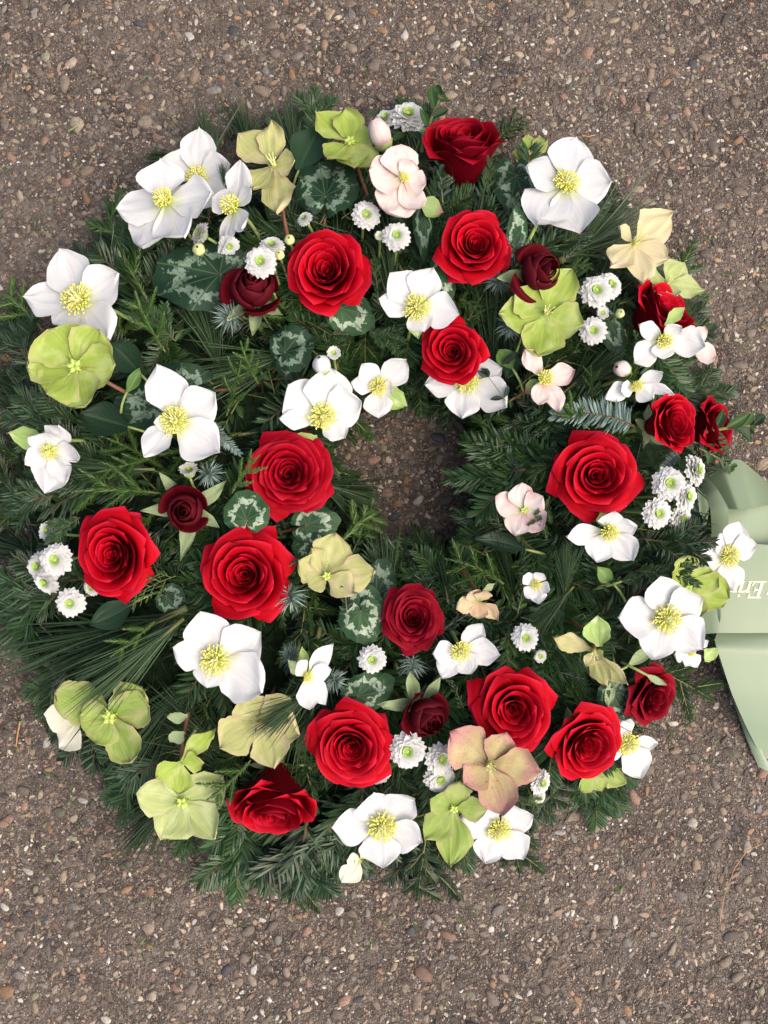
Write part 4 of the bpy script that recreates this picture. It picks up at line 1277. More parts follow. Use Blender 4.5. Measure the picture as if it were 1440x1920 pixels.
W('pale hellebore petals hanging over the bottom rim by the fir fan', (676, 1610), [(640, 1656, .42), (650, 1612, .40), (700, 1600, .4)], 'ivory', (0, -.3), -.012, 'few')
W('white hellebore with a folded lower petal right of the dark crimson rose', (863, 1219), [(905, 1170, .36), (938, 1228, .46), (884, 1264, .48), (828, 1272, .38), (812, 1226, .45)], 'white', (0, -.2), .010, cup=.2)
W('smallest white hellebore, a little open cup right of the hole bottom', (1005, 1096), [(981, 1080, .42), (987, 1122, .45), (1010, 1133, .48), (1030, 1108, .42), (1018, 1075, .42)], 'white', (-.05, -.15), .006, cup=.35, csize=1.0)
W('white hellebore at the bottom rim right of the tall green hellebore', (934, 1552), [(862, 1538, .42), (909, 1618, .46), (982, 1612, .46), (1000, 1528, .50), (905, 1515, .4)], 'white', (.05, -.1), .004)
W('white hellebore half behind the red rose at the lower right by the pavement', (1174, 1392), [(1234, 1394, .28), (1202, 1460, .48), (1165, 1350, .4), (1130, 1420, .4)], 'white', (.15, -.1), -.010, cr=24)
W('large white five petalled hellebore at the right in front of the green ribbon', (1247, 1160), [(1238, 1080, .50), (1160, 1157, .46), (1226, 1237, .48), (1318, 1218, .48), (1318, 1122, .48)], 'white', (.05, 0), .014)
W('small half closed white hellebore tucked below the large one near the ribbon', (1296, 1222), [(1266, 1228, .48), (1308, 1252, .42), (1328, 1200, .4), (1285, 1250, .4)], 'white', (.2, -.4), -.006, csize=.7, bracts=[(1339, 1238, .34, 'bract', 1322, 1216)])
W('white hellebore lying across the ribbon with a fir sprig over its centre', (1364, 1042), [(1388, 977, .46), (1419, 1022, .40), (1374, 1108, .46), (1303, 1038, .42), (1342, 1006, .35)], 'white', (.12, 0), .006)
W('nodding white hellebore below the open red rose on the right', (1140, 995), [(1062, 1007, .30), (1118, 1054, .46), (1187, 1051, .46), (1195, 988, .42), (1155, 960, .45)], 'white', (0, -.5), .010, 'tall', cup=.2, bracts=[(1128, 958, .4)])
W('nodding white hellebore in front of the red rose at the upper right rim', (1243, 637), [(1189, 681, .42), (1199, 608, .30), (1322, 648, .46), (1243, 674, .5), (1278, 612, .4)], 'white', (0, -.5), .014, 'tall', cup=.2, bracts=[(1284, 577, .27, 'bract', 1246, 610)])
W('small hanging white hellebore with narrow petals under the nodding one at the right rim', (1192, 722), [(1134, 748, .34), (1243, 698, .36), (1264, 740, .20), (1226, 748, .46), (1165, 735, .4)], 'white', (0, -.6), .012, 'tall', cup=.3, csize=.8)
W('large flat white hellebore with five petals at the top right beside the pavement', (1060, 346), [(1082, 256, .46), (1146, 342, .50), (1088, 436, .46), (1008, 418, .50), (986, 312, .50)], 'white', (.02, .02), .014, cr=28, stalk=[[(1060, 346), (1004, 425), (986, 462)]])
W('white hellebore with cupped upper petals left of the red rose above the hole', (782, 577), [(730, 512, .46), (812, 502, .46), (861, 590, .48), (795, 622, .44), (710, 560, .34)], 'white', (0, -.15), .018, cr=29, bracts=[(784, 636, .3)])
W('white hellebore half hidden under the red rose above the hole', (876, 716), [(796, 722, .40), (867, 785, .50), (950, 764, .46), (942, 690, .40), (850, 660, .4)], 'white', (0, -.05), -.004, cr=24)
W('large ruffled white hellebore at the upper left corner of the hole', (604, 780), [(620, 690, .58), (540, 722, .52), (678, 752, .55), (648, 820, .42), (524, 785, .26)], 'white', (0, -.2), .018, cup=.25, cr=29, ruffle=.05, bracts=[(537, 832, .22, 'bract', 595, 818)])
W('white hellebore with a folded petal at the top edge of the hole', (709, 724), [(678, 682, .42), (762, 675, .46), (710, 784, .52), (658, 716, .35), (735, 738, .42)], 'white', (-.05, -.1), .008, cr=20, bracts=[(764, 762, .34), (665, 722, .28)])
W('creamy white hellebore at the lower left rim behind a green one', (148, 1352), [(82, 1338, .50), (112, 1402, .48), (150, 1310, .4)], 'ivory', (-.1, -.15), -.012, 'few')

# ------------------------------------------------------------------ green, yellow and pink hellebores
G = hellebore
G('broad lime green hellebore with rounded petals at the left rim', (143, 688), [(92, 618, .62), (186, 618, .55), (214, 684, .55), (160, 763, .52), (88, 738, .62), (50, 690, .46)], 'lime', (-.03, 0), .020, 'pods', point=.5, peak=1.5, wf=.5, stalk=[[(143, 688), (200, 716), (240, 738)]])
G('olive green double hellebore under pine needles at the lower left rim', (208, 1342), [(104, 1298, .42), (280, 1325, .46), (247, 1430, .44), (268, 1288, .40), (180, 1394, .50), (150, 1340, .45)], 'limedark', (-.05, -.05), .004, 'pods', point=.45, peak=1.4)
G('nodding pale green hellebore with a long folded petal at the lower left', (340, 1430), [(404, 1366, .24), (292, 1460, .36), (381, 1432, .46), (336, 1490, .44)], 'lime', (.2, -.3), .014, 'few', stalk=[[(340, 1430), (342, 1390), (353, 1335)]], bracts=[(313, 1344, .34, 'sepal', 352, 1342), (318, 1392, .42, 'sepal', 345, 1372)])
G('flat pale green hellebore below the nodding one at the lower left rim', (343, 1502), [(257, 1487, .42), (303, 1573, .50), (403, 1573, .50), (418, 1455, .44), (330, 1445, .4)], 'palegreen', (0, -.05), .002, 'pods', csize=.8)
G('faded yellow hellebore covered by a pine tuft above the side facing red rose', (483, 1352), [(455, 1305, .48), (413, 1402, .50), (514, 1441, .46), (562, 1378, .44), (545, 1310, .4)], 'yellow', (0, -.05), .004, 'few')
G('yellow green hellebore with five petals at the lower left corner of the hole', (612, 1080), [(630, 1000, .50), (704, 1070, .44), (664, 1114, .44), (578, 1100, .44), (560, 1050, .44), (584, 1028, .3)], 'yellow', (.02, 0), .008, 'pods', csize=.75)
G('small peach hellebore nodding right of the dark crimson rose', (898, 1128), [(856, 1142, .40), (898, 1161, .48), (934, 1163, .34), (912, 1108, .44), (880, 1110, .4)], 'peach', (0, -.6), .012, 'few', bracts=[(928, 1094, .3, 'sepal', 905, 1107)])
G('drooping yellow hellebore with a green bract seen from behind on the lower right', (1114, 1220), [(1037, 1194, .26), (1140, 1288, .30), (1178, 1284, .22), (1100, 1250, .3), (1130, 1235, .3)], 'yellow', (-.3, -.4), .020, 'long', point=.8, csize=.9, bracts=[(1121, 1154, .46, 'bract', 1124, 1212)])
G('tan hellebore with pink speckled petals below the large red rose at the bottom', (917, 1432), [(845, 1374, .50), (950, 1374, .42), (1013, 1448, .44), (943, 1529, .42), (870, 1470, .42)], 'tan', (-.02, -.03), .022, 'long', csize=.7)
G('tall pale green hellebore with mottled long petals at the bottom rim', (850, 1515), [(806, 1498, .40), (797, 1574, .40), (845, 1626, .38), (915, 1518, .36), (862, 1466, .40)], 'limedark', (0, -.1), .010, 'pods', csize=.7)
G('lime green hellebore between two white ones in front of the ribbon', (1288, 1102), [(1290, 1042, .48), (1345, 1082, .46), (1368, 1122, .50), (1312, 1158, .40), (1262, 1075, .4)], 'lime', (.08, 0), .004, 'pods', csize=.8, point=.45)
G('green hellebore petals peeping out under the red rose at the lower right', (1120, 1452), [(1088, 1482, .46), (1128, 1484, .44), (1174, 1468, .46)], 'limedark', (.1, -.2), -.014, 'few')
G('blush pink open hellebore right of the hole under the dark yew sprig', (982, 957), [(978, 905, .46), (929, 931, .46), (966, 1004, .48), (1018, 994, .50), (1018, 930, .46)], 'pink', (0, 0), .006, 'pods', csize=.75)
G('faded pink hellebore with three narrow petals above the silver blue fir', (1020, 710), [(984, 655, .32), (1078, 693, .36), (1050, 772, .30), (1010, 760, .3)], 'pink', (.15, 0), .008, 'tall', csize=.95, bracts=[(985, 738, .4, 'bractred')])
G('large lime hellebore with five broad petals below a burgundy bud on the upper right', (1023, 588), [(1072, 505, .46), (968, 542, .46), (937, 588, .44), (1010, 668, .50), (1094, 608, .50)], 'lime', (0, 0), .010, 'long', csize=.75)
G('cream yellow hellebore with a long upper petal at the upper right rim', (1190, 457), [(1262, 398, .38), (1252, 486, .46), (1206, 532, .34), (1147, 498, .32), (1160, 424, .3)], 'cream', (.1, .05), .010, 'long', csize=.7)
G('pale lime hellebore at the upper right rim below the cream one', (1250, 532), [(1284, 492, .48), (1214, 505, .46), (1322, 544, .34), (1268, 556, .3), (1228, 548, .35)], 'palegreen', (.1, .2), .002, 'long', csize=.7)
G('olive hellebore with small folded petals behind the flat white hellebore at the top', (992, 292), [(990, 250, .44), (1027, 262, .34), (972, 306, .46), (1010, 300, .40), (960, 290, .4)], 'limedark', (.1, .2), -.004, 'long', csize=.7)
G('dull yellow hellebore with twisted petals on a reddish stem at the top left', (514, 310), [(509, 225, .32), (445, 250, .42), (552, 300, .44), (518, 398, .36), (474, 354, .44)], 'yellow', (-.1, .05), .014, 'long', csize=.75, stalk=[[(514, 310), (530, 395), (541, 452)]])
G('lime green hellebore at the top edge right of the pine fringe', (656, 268), [(592, 209, .42), (648, 201, .42), (700, 250, .42), (706, 308, .42), (663, 313, .46), (614, 298, .46)], 'lime', (.02, .1), .006, 'pods', csize=.9, stalk=[[(656, 268), (672, 320), (690, 370)]])
G('pink streaked white hellebore bell left of the tipped red rose at the top', (757, 335), [(693, 318, .60), (728, 398, .62), (799, 345, .50), (752, 270, .62), (786, 392, .42), (772, 300, .42)], 'pink', (.25, -.05), .014, 'tall', cup=.4, csize=.6, wf=.6, point=.55, bracts=[(833, 398, .40, 'bractred', 785, 380)])
G('pink hellebore petal peeping out behind the nodding white one at the right rim', (1300, 655), [(1343, 668, .46), (1322, 612, .4)], 'pink', (.2, -.1), -.014, 'few')

# ------------------------------------------------------------------ buds
bud('pink striped white hellebore bud above the pink streaked bell at the top', (714, 256), 20, .022, tilt=(-.45, .6), longer=1.5, petals='pink', name='hellebore_bud', cat='bud')
bud('small blush bud behind the hanging white hellebore at the right rim', (1168, 692), 14, .016, tilt=(-.9, .0), longer=1.4, petals='pink', name='hellebore_bud', cat='bud')
bud('closed white bud behind the large ruffled white hellebore', (604, 686), 16, .020, tilt=(-.2, .5), longer=1.2, petals='white', name='hellebore_bud', cat='bud')
bud('tiny cream bud below the chrysanthemum pair on the upper right', (1162, 588), 8, .012, name='chrysanthemum_bud', cat='bud')
bud('tiny yellow green bud below the sideways chrysanthemum at the upper left', (373, 468), 11, .016, name='chrysanthemum_bud', cat='bud')
bud('tiny yellow green bud right of the chrysanthemum on the burgundy bud', (524, 478), 9, .014, name='chrysanthemum_bud', cat='bud')
bud('tiny cream bud on the upper left shoulder of the large open red rose', (543, 450), 9, .012, name='chrysanthemum_bud', cat='bud')

# ------------------------------------------------------------------ button chrysanthemums
Cc = chrys
Cc('white chrysanthemum with a green eye resting on the burgundy rosebud', (488, 490), 33, (0, .0), .030)
Cc('white chrysanthemum peeping out behind the one on the burgundy bud', (509, 458), 26, (.05, .5), .014)
Cc('small white chrysanthemum at the top left shoulder of the large open red rose', (570, 408), 17, (-.4, .4), .004)
Cc('upper white chrysanthemum of the pair left of the round red rose', (687, 402), 29, (.15, -.1), .006)
Cc('lower white chrysanthemum with a bright green eye left of the round red rose', (744, 441), 29, (0, 0), .012)
Cc('half open green chrysanthemum touching the lower one of the pair', (712, 442), 13, (0, 0), .006, True)
Cc('large white chrysanthemum behind boxwood leaves at the top edge', (765, 213), 38, (.05, .35), .012)
Cc('white chrysanthemum left of the large one at the top edge', (722, 220), 26, (-.3, .35), .004)
Cc('small white chrysanthemum squeezed beside the tipped red rose at the top', (793, 247), 18, (.3, .2), -.004)
Cc('sideways white chrysanthemum over the big dark cyclamen leaf at the upper left', (372, 437), 26, (-1.1, .3), .012)
Cc('pale chrysanthemum under the sideways white hellebore at the upper left', (430, 462), 22, (.3, -.4), .008)
Cc('white chrysanthemum with a green eye below the cream hellebore on the upper right', (1119, 544), 33, (-.05, 0), .012)
Cc('white chrysanthemum behind the first one on the upper right', (1146, 533), 28, (.3, .1), .004)
Cc('lowest white chrysanthemum of the upper right cluster beside the lime hellebore', (1113, 620), 28, (-.1, -.1), .006)
Cc('half open white chrysanthemum between the two larger ones on the upper right', (1130, 587), 17, (.1, 0), .004, True)
Cc('sideways white chrysanthemum, topmost of the cluster by the ribbon', (1308, 880), 33, (.9, .15), .012)
Cc('large white chrysanthemum with a green eye, leftmost big one of the cluster by the ribbon', (1256, 906), 34, (-.05, 0), .012)
Cc('tilted white chrysanthemum in the middle of the cluster by the ribbon', (1290, 930), 33, (.7, -.05), .010)
Cc('white chrysanthemum with a light green eye, lower left of the cluster by the ribbon', (1235, 963), 31, (.15, -.1), .012)
Cc('tilted white chrysanthemum, lowest of the cluster by the ribbon', (1280, 972), 27, (.6, -.6), .004)
Cc('white chrysanthemum with a green eye, upper right of the left edge cluster', (103, 1050), 33, (.05, 0), .014)
Cc('white chrysanthemum, outermost of the left edge cluster', (70, 1062), 30, (-.35, 0), .006)
Cc('white chrysanthemum at the bottom of the packed left edge cluster', (84, 1092), 28, (-.2, -.4), .006)
Cc('single white chrysanthemum hanging below the left edge cluster', (131, 1131), 29, (.1, -.1), .006)
Cc('pale greenish chrysanthemum under the fir comb at the left edge', (88, 995), 24, (-.5, .2), .0, True)
Cc('white chrysanthemum mostly hidden behind the red rose near the left edge', (170, 1102), 18, (-.2, -.2), -.006)
Cc('small daisy like chrysanthemum seen from the side above the burgundy bud at the middle left', (354, 881), 24, (0, 1.0), .004, True)
Cc('white chrysanthemum with a green eye left of the dark crimson rose', (698, 1237), 28, (0, 0), .008)
Cc('white chrysanthemum with a green eye alone between two red roses in the lower right', (986, 1196), 27, (0, 0), .008)
Cc('dull small chrysanthemum in shade below the lone one in the lower right', (1013, 1230), 17, (.2, -.2), -.004, True)
Cc('large white chrysanthemum with a green eye below the round burgundy bud', (764, 1409), 36, (0, 0), .014)
Cc('tilted white chrysanthemum left of the tan pink hellebore', (828, 1424), 31, (.55, .15), .010)
Cc('white chrysanthemum below the tilted one by the tan pink hellebore', (826, 1462), 31, (.15, -.2), .008)
Cc('white chrysanthemum mostly hidden behind the large red rose at the bottom', (709, 1452), 27, (.2, -.3), -.006)
Cc('sideways white chrysanthemum right of the tan pink hellebore', (1017, 1468), 25, (.6, .0), .0)
Cc('small white chrysanthemum under the sideways one at the bottom right', (1012, 1498), 16, (.4, -.4), -.008)
Cc('green white half open chrysanthemum above the large ruffled hellebore', (626, 662), 18, (0, .2), .010, True)

# ------------------------------------------------------------------ cyclamen leaves: stalk end, tip, half width in pixels
cyclamen('large dark silver banded leaf at the upper left under the white hellebores', (412, 515), (284, 522), 74, 'cycdark', (-.1, 0), .016)
cyclamen('dark silver banded leaf behind the four petalled white hellebore on the left', (340, 735), (210, 775), 66, 'cycdark', (-.1, 0), .010)
cyclamen('dark silver edged leaf under the lime hellebore at the top', (610, 368), (625, 296), 66, 'cycdark', (0, .3), .012)
cyclamen('dark silver veined leaf left of the flat white hellebore at the top right', (968, 330), (972, 412), 52, 'cycdark', (.1, 0), .006)
cyclamen('narrow green leaf between the round red rose and the flat white hellebore', (968, 458), (975, 386), 25, 'cycgreen', (.3, 0), .014)
cyclamen('green silver patterned leaf below the large open red rose', (640, 578), (698, 612), 46, 'cycgreen', (.1, -.1), .004)
cyclamen('dark veined folded leaf left of the hole, above the large ruffled hellebore', (535, 660), (585, 632), 52, 'cycdark', (-.2, .1), .008)
cyclamen('small dark veined leaf under the folded one above the large ruffled hellebore', (533, 665), (548, 712), 28, 'cycdark', (-.2, -.2), .002)
cyclamen('green leaf with white patches below the many petalled red rose', (462, 975), (462, 920), 48, 'cycgreen', (0, 0), .016)
cyclamen('green silver leaf between the many petalled red rose and the hole', (575, 985), (636, 975), 40, 'cycgreen', (.1, 0), .008)
cyclamen('green silver leaf under the torn edge of the yellow green hellebore', (600, 1040), (552, 1012), 40, 'cycgreen', (-.1, 0), .006)
cyclamen('green leaf with a white heart pattern left of the dark crimson rose', (676, 1148), (690, 1206), 48, 'cycgreen', (0, 0), .016)
cyclamen('upper half of a white patched leaf right of the yellow green hellebore', (680, 1142), (680, 1092), 42, 'cycgreen', (0, .1), .014)
cyclamen('pale patched leaf behind the yellow green hellebore near the hole', (705, 1115), (722, 1048), 36, 'cycdark', (.1, 0), .004)
cyclamen('green silver leaf above the large red rose at the bottom', (672, 1305), (736, 1275), 40, 'cycgreen', (0, 0), .012)
cyclamen('dark veined leaf between the lower right red rose and the dark red rose', (1150, 1300), (1188, 1346), 38, 'cycdark', (.1, -.1), .006)
cyclamen('narrow dark leaf behind the white hellebore above the hole', (828, 505), (845, 560), 26, 'cycgreen', (.2, 0), .006)
cyclamen('dark curled leaf right of the lower chrysanthemum of the top pair', (795, 405), (797, 485), 22, 'cycdark', (.4, 0), .008)
cyclamen('dark curled leaf below the upper right chrysanthemum cluster', (1140, 600), (1168, 672), 30, 'cycdark', (.3, 0), .006)
cyclamen('dark silver leaf below the red rose near the left edge', (312, 1118), (345, 1140), 32, 'cycdark', (0, -.1), .004)

single_leaf('large plain dark green leaf at the top behind the dull yellow hellebore', (560, 320), (600, 235), 34, 'bigleaf', (.1, .1), .012, group='large plain leaves')
single_leaf('large plain dark leaf below the lime hellebore at the left rim', (240, 800), (150, 775), 34, 'bigleaf', (0, 0), .008, group='large plain leaves')
single_leaf('plain dark leaf right of the lime hellebore at the left rim', (262, 700), (205, 640), 30, 'bigleaf', (0, 0), .008, group='large plain leaves')
single_leaf('plain dark leaf below the red rose near the left edge', (250, 1130), (168, 1172), 26, 'bigleaf', (0, 0), .006, group='large plain leaves')
single_leaf('fresh green curled leaf right of the lime hellebore stem on the left', (238, 735), (262, 690), 12, 'greenleaf', (.3, 0), .016, group='small fresh leaves')
single_leaf('ivy like leaf with pale veins below the large lime hellebore', (960, 690), (935, 655), 20, 'greenleaf', (0, .2), .008, group='small fresh leaves')
single_leaf('dull green folded leaf right of the ivy like leaf', (968, 660), (950, 710), 17, 'bigleaf', (.2, 0), .006, group='small fresh leaves')
single_leaf('long dark leaf at the bottom right corner of the hole', (985, 1030), (890, 1010), 18, 'bigleaf', (0, 0), .002, group='large plain leaves')
single_leaf('pointed green leaf above the large white hellebore by the ribbon', (1165, 1090), (1205, 1075), 12, 'box', (0, 0), .012, group='small fresh leaves')
single_leaf('pointed green leaf sticking out left of the large white hellebore by the ribbon', (1150, 1095), (1120, 1062), 15, 'greenleaf', (0, 0), .012, point=1.2, group='small fresh leaves')
single_leaf('grey green leaf curling over the dark red rose at the lower right', (1175, 1250), (1235, 1215), 12, 'sepal', (.2, 0), .022, group='small fresh leaves')
single_leaf('small pale sepal lying on the dark red rose', (1212, 1265), (1250, 1285), 7, 'sepal', (.2, 0), .030, group='small fresh leaves')
single_leaf('grey green leaf left of the dark red rose at the lower right', (1150, 1275), (1142, 1330), 10, 'sepal', (.1, 0), .008, group='small fresh leaves')

# ------------------------------------------------------------------ sprigs one can pick out
S = sprig
S('fir', (588, 262), (592, 160), 'dark fir tip standing up highest at the top edge', -.006, .012)
S('pine', (560, 330), (535, 215), 'pine fringe between the dull yellow and the lime hellebore at the top', .0, .0)
S('pine', (400, 330), (375, 200), 'pine fringe behind the tall petalled white hellebore at the upper left', -.006, -.006)
S('pine', (470, 300), (450, 190), 'pine fringe above the dull yellow hellebore', -.008, -.008)
S('pine', (350, 290), (262, 300), 'pine needles sticking out left of the blurred white hellebore', -.02, -.02)
S('pine', (420, 350), (415, 300), 'pine needles lying over the white hellebores at the upper left', .030, .034)
S('crypt', (275, 560), (192, 365), 'tall light cypress sprig beside the left white hellebores, pointing at the pavement', .012, .012, .6)
S('crypt', (310, 660), (255, 545), 'broad cypress sprig between the big cyclamen leaf and the left white hellebore', .016, .016, 1.1)
S('fir', (330, 640), (265, 560), 'fir sprig with brown twig below the big dark cyclamen leaf', .010)
S('star', (440, 590), (395, 620), 'blue fir star left of the burgundy bud stem', .014, .020)
S('crypt', (425, 780), (455, 675), 'light cypress sprig right of the four petalled white hellebore', .014)
S('crypt', (485, 720), (450, 640), 'yellowish cypress sprig above the light one on the left', .012)
S('bluefir', (395, 790), (445, 850), 'drooping blue fir shoot at the right of the four petalled white hellebore', .012)
S('star', (385, 885), (425, 905), 'blue fir star right of the side seen daisy', .014, .018)
S('crypt', (280, 860), (180, 880), 'light cypress sprig below the dark leaf on the left', .010)
S('crypt', (300, 925), (135, 915), 'long light cypress sprig above the red rose near the left edge', .012)
S('pine', (290, 880), (120, 880), 'pine tuft right of the small cupped white hellebore', .006)
S('crypt', (435, 925), (487, 855), 'short cypress sprig poking over the many petalled red rose', .030, .036)
S('pine', (575, 900), (720, 950), 'pine tuft spreading into the hole of the wreath from the left', .004, -.004, 1.2)
S('crypt', (640, 1015), (722, 958), 'light cypress sprig at the left edge of the hole', .004, .0)
S('yew', (600, 830), (680, 960), 'dark feathery sprig beside the many petalled red rose', .0)
S('yew', (540, 1062), (640, 1025), 'dark sprig lying across the yellow green hellebore', .024, .030, .8)
S('star', (540, 1105), (560, 1165), 'blue fir star right of the large open red rose in the lower left', .012, .016)
S('star', (555, 1230), (515, 1210), 'blue fir star above the side seen white hellebore', .014)
S('star', (620, 1270), (660, 1290), 'blue fir star right of the side seen white hellebore', .012, .014)
S('star', (775, 1235), (768, 1290), 'blue fir star above the round burgundy bud', .014, .016)
S('star', (955, 600), (962, 650), 'blue fir star left of the large lime hellebore', .010, .012)
S('star', (960, 460), (985, 500), 'blue fir star right of the round red rose', .010, .012)
S('star', (935, 520), (925, 560), 'blue fir star below the round red rose', .006, .008)
S('pine', (350, 1140), (70, 1270), 'long pine bundle sweeping to the lower left pavement', .014, .002, 1.0)
S('pine', (345, 1160), (130, 1340), 'long pine bundle falling over the olive green hellebore', .030, .034, .8)
S('pine', (260, 1170), (20, 1230), 'pine bundle at the left edge below the chrysanthemums', .0, -.006)
S('crypt', (290, 1165), (205, 1230), 'light cypress sprig lying on the long pine bundle', .026, .026)
S('thuja', (330, 1080), (245, 1118), 'bright scaly cypress frond between the two left red roses', .012)
S('fir', (105, 1110), (10, 1190), 'dark fir sprig at the left edge under the hanging chrysanthemum', -.002)
S('fir', (150, 970), (85, 1015), 'grey green fir comb above the left edge chrysanthemums', .022, .022)
S('fir', (100, 930), (0, 960), 'dark fir sprig at the left edge below the cupped white hellebore', .0)
S('pine', (110, 860), (5, 720), 'pine tuft at the left edge below the lime hellebore', -.002)
S('crypt', (80, 620), (0, 540), 'light cypress sprig at the left edge under the white hellebore', -.012)
S('fir', (60, 690), (0, 600), 'dark fir sprig at the left edge beside the lime hellebore', -.012)
S('pine', (600, 1285), (470, 1385), 'pine tuft lying over the faded yellow hellebore', .026, .024, 1.1)
S('pine', (590, 1320), (560, 1420), 'pine tuft left of the large red rose at the bottom', .014)
S('crypt', (470, 1425), (385, 1500), 'cypress sprig lying over the flat pale green hellebore', .024, .018)
S('fir', (300, 1420), (185, 1470), 'dark fir sprig below the olive green hellebore at the lower left rim', -.012)
S('fir', (360, 1540), (345, 1615), 'small dark fir sprig under the flat pale green hellebore', -.022)
S('fir', (575, 1540), (545, 1690), 'large fir fan hanging over the bottom rim', -.008, -.006, 1.1)
S('fir', (620, 1530), (625, 1670), 'fir sprig right of the large fan at the bottom rim', -.006, -.006)
S('fir', (450, 1540), (440, 1620), 'fir sprig under the side facing red rose at the bottom rim', -.02)
S('yew', (800, 1560), (787, 1702), 'longest dark sprig hanging down at the bottom rim', -.016, -.008, .8)
S('yew', (1020, 1440), (1040, 1530), 'dark sprig at the lower right rim below the red roses', -.016)
S('crypt', (990, 1480), (1010, 1520), 'olive cypress tip between the chrysanthemum and the white hellebore at the bottom', .010)
S('fir', (800, 1120), (775, 1025), 'dark fir tip at the bottom edge of the hole', .0, -.004)
S('pine', (840, 1130), (822, 1020), 'drooping pine needles at the bottom edge of the hole', .006)
S('crypt', (945, 1095), (835, 1040), 'brownish green cypress sprig below the hole', .010, .006, 1.2)
S('pine', (1075, 1100), (990, 1190), 'grassy pine needles right of the smallest white hellebore', .012)
S('pine', (1060, 1120), (1060, 1010), 'grassy pine needles below the blush pink hellebore', .010)
S('yew', (955, 1175), (955, 1260), 'feathery green sprig left of the lone chrysanthemum', .012)
S('fir', (985, 880), (870, 925), 'dark fir sprig pointing into the hole from the right', .006, -.004)
S('yew', (1060, 860), (990, 900), 'dark yew sprig left of the open red rose on the right', .010)
S('yew', (1030, 930), (1010, 1000), 'fine green sprig lying on the blush pink hellebore', .020, .022)
S('bluefir', (1190, 800), (1045, 770), 'large silver blue fir branch above the open red rose on the right', .020, .018, 1.3)
S('crypt', (1105, 805), (1030, 725), 'olive cypress sprig left of the silver blue fir branch', .020, .020)
S('crypt', (1112, 750), (1110, 685), 'bright green upright cypress tip above the silver blue fir branch', .014, .020)
S('bluefir', (1275, 850), (1232, 892), 'blue fir shoot below the red rose at the right rim', .008)
S('pine', (1050, 740), (1170, 650), 'pine tuft between the pink hellebore and the upper right chrysanthemums', .006)
S('yew', (1210, 690), (1310, 700), 'dark sprig under the nodding white hellebore at the right rim', -.006)
S('pine', (1050, 490), (1200, 410), 'pine tuft fanning out below the flat white hellebore at the top right', -.004, -.012, 1.2)
S('yew', (1100, 420), (1165, 360), 'dark sprig right of the flat white hellebore at the top right', -.018, -.018)
S('crypt', (1060, 500), (1110, 495), 'small cypress tip with yellow end above the upper right chrysanthemums', .006)
S('yew', (925, 275), (985, 212), 'dark feathery tip right of the tipped red rose', -.012, -.010)
S('yew', (905, 365), (922, 300), 'thin sprig lying over the tipped red rose', .018, .036, .7)
S('crypt', (860, 560), (905, 590), 'yellowish cypress sprig right of the white hellebore above the hole', .010)
S('fir', (1200, 1010), (1345, 1015), 'dark fir sprig whose tip covers the white hellebore on the ribbon', .010, .030)
S('fir', (1190, 1070), (1312, 1092), 'dark fir sprig whose tip covers the lime hellebore by the ribbon', .012, .026, .8)
S('yew', (1200, 1290), (1150, 1340), 'dark yew sprig above the lower right red rose', .006)
S('yew', (570, 600), (640, 640), 'dark sprig below the large open red rose', .004)
S('fir', (690, 620), (760, 640), 'small dark fir sprig left of the red rose above the hole', .004)
S('pine', (600, 420), (650, 340), 'pine tuft above the large open red rose', .008)
S('crypt', (1090, 1330), (1065, 1290), 'short cypress tip between the two lower right red roses', .008)
S('yew', (230, 1200), (60, 1310), 'dark sprig under the long pine bundles at the lower left', -.008)

S('box', (790, 285), (822, 160), 'upright boxwood twig in front of the chrysanthemum at the top edge', .004, .020, leaf=.23)
S('box', (735, 300), (716, 240), 'boxwood twig left of the large chrysanthemum at the top edge', -.008)
S('box', (1320, 810), (1428, 786), 'boxwood twig reaching out over the pavement at the far right', .006, .014)
S('box', (1310, 840), (1378, 870), 'boxwood twig hanging over the ribbon loop', .0, .006)
S('boxdark', (830, 380), (820, 305), 'dark leafy sprig against the tipped red rose', .016)
S('boxdark', (1055, 490), (1085, 455), 'dark bluish leafy sprig right of the upper right burgundy bud', .014)
S('box', (1160, 570), (1230, 545), 'boxwood sprig right of the upper right chrysanthemum pair', .006)
S('box', (640, 410), (700, 365), 'boxwood sprig left of the upper chrysanthemum pair', .010)
S('box', (710, 570), (700, 495), 'boxwood sprig left of the white hellebore above the hole', .012)
S('boxdark', (650, 1150), (640, 1085), 'dark bluish leaves lying on the yellow green hellebore', .020, .024)
S('box', (965, 745), (910, 790), 'fresh boxwood sprig at the upper right corner of the hole', .008)
S('boxdark', (1030, 800), (990, 830), 'dark leafy sprig above the yew sprig on the right of the hole', .006)
S('boxdark', (830, 1180), (890, 1140), 'dark leafy sprig across the peach hellebore', .016)
S('boxdark', (815, 1255), (850, 1280), 'dark leafy sprig under the white hellebore beside the crimson rose', .018)
S('boxdark', (1050, 1260), (1090, 1270), 'dark bluish leafy sprig right of the large bottom red rose', .012)
S('box', (970, 1150), (980, 1080), 'boxwood sprig left of the smallest white hellebore', .012)
S('box', (1120, 1100), (1195, 1080), 'pointed leafy sprig right of the grassy pine needles', .010)
S('boxdark', (948, 752), (912, 708), 'small dark leafy sprig on the white hellebore under the red rose', .014, pairs=2, leaf=.5)
S('box', (430, 270), (445, 220), 'boxwood twig between the upright petal and the dull yellow hellebore', .0)
S('box', (1130, 400), (1170, 375), 'small boxwood twig at the top right rim', -.014)
S('box', (1190, 990), (1265, 1000), 'boxwood sprig below the chrysanthemum cluster by the ribbon', .008)
S('greenleaf', (1195, 660), (1190, 625), 'fresh green leaflets left of the nodding white hellebore', .012)
S('box', (870, 1330), (850, 1290), 'boxwood sprig left of the large bottom red rose', .010)
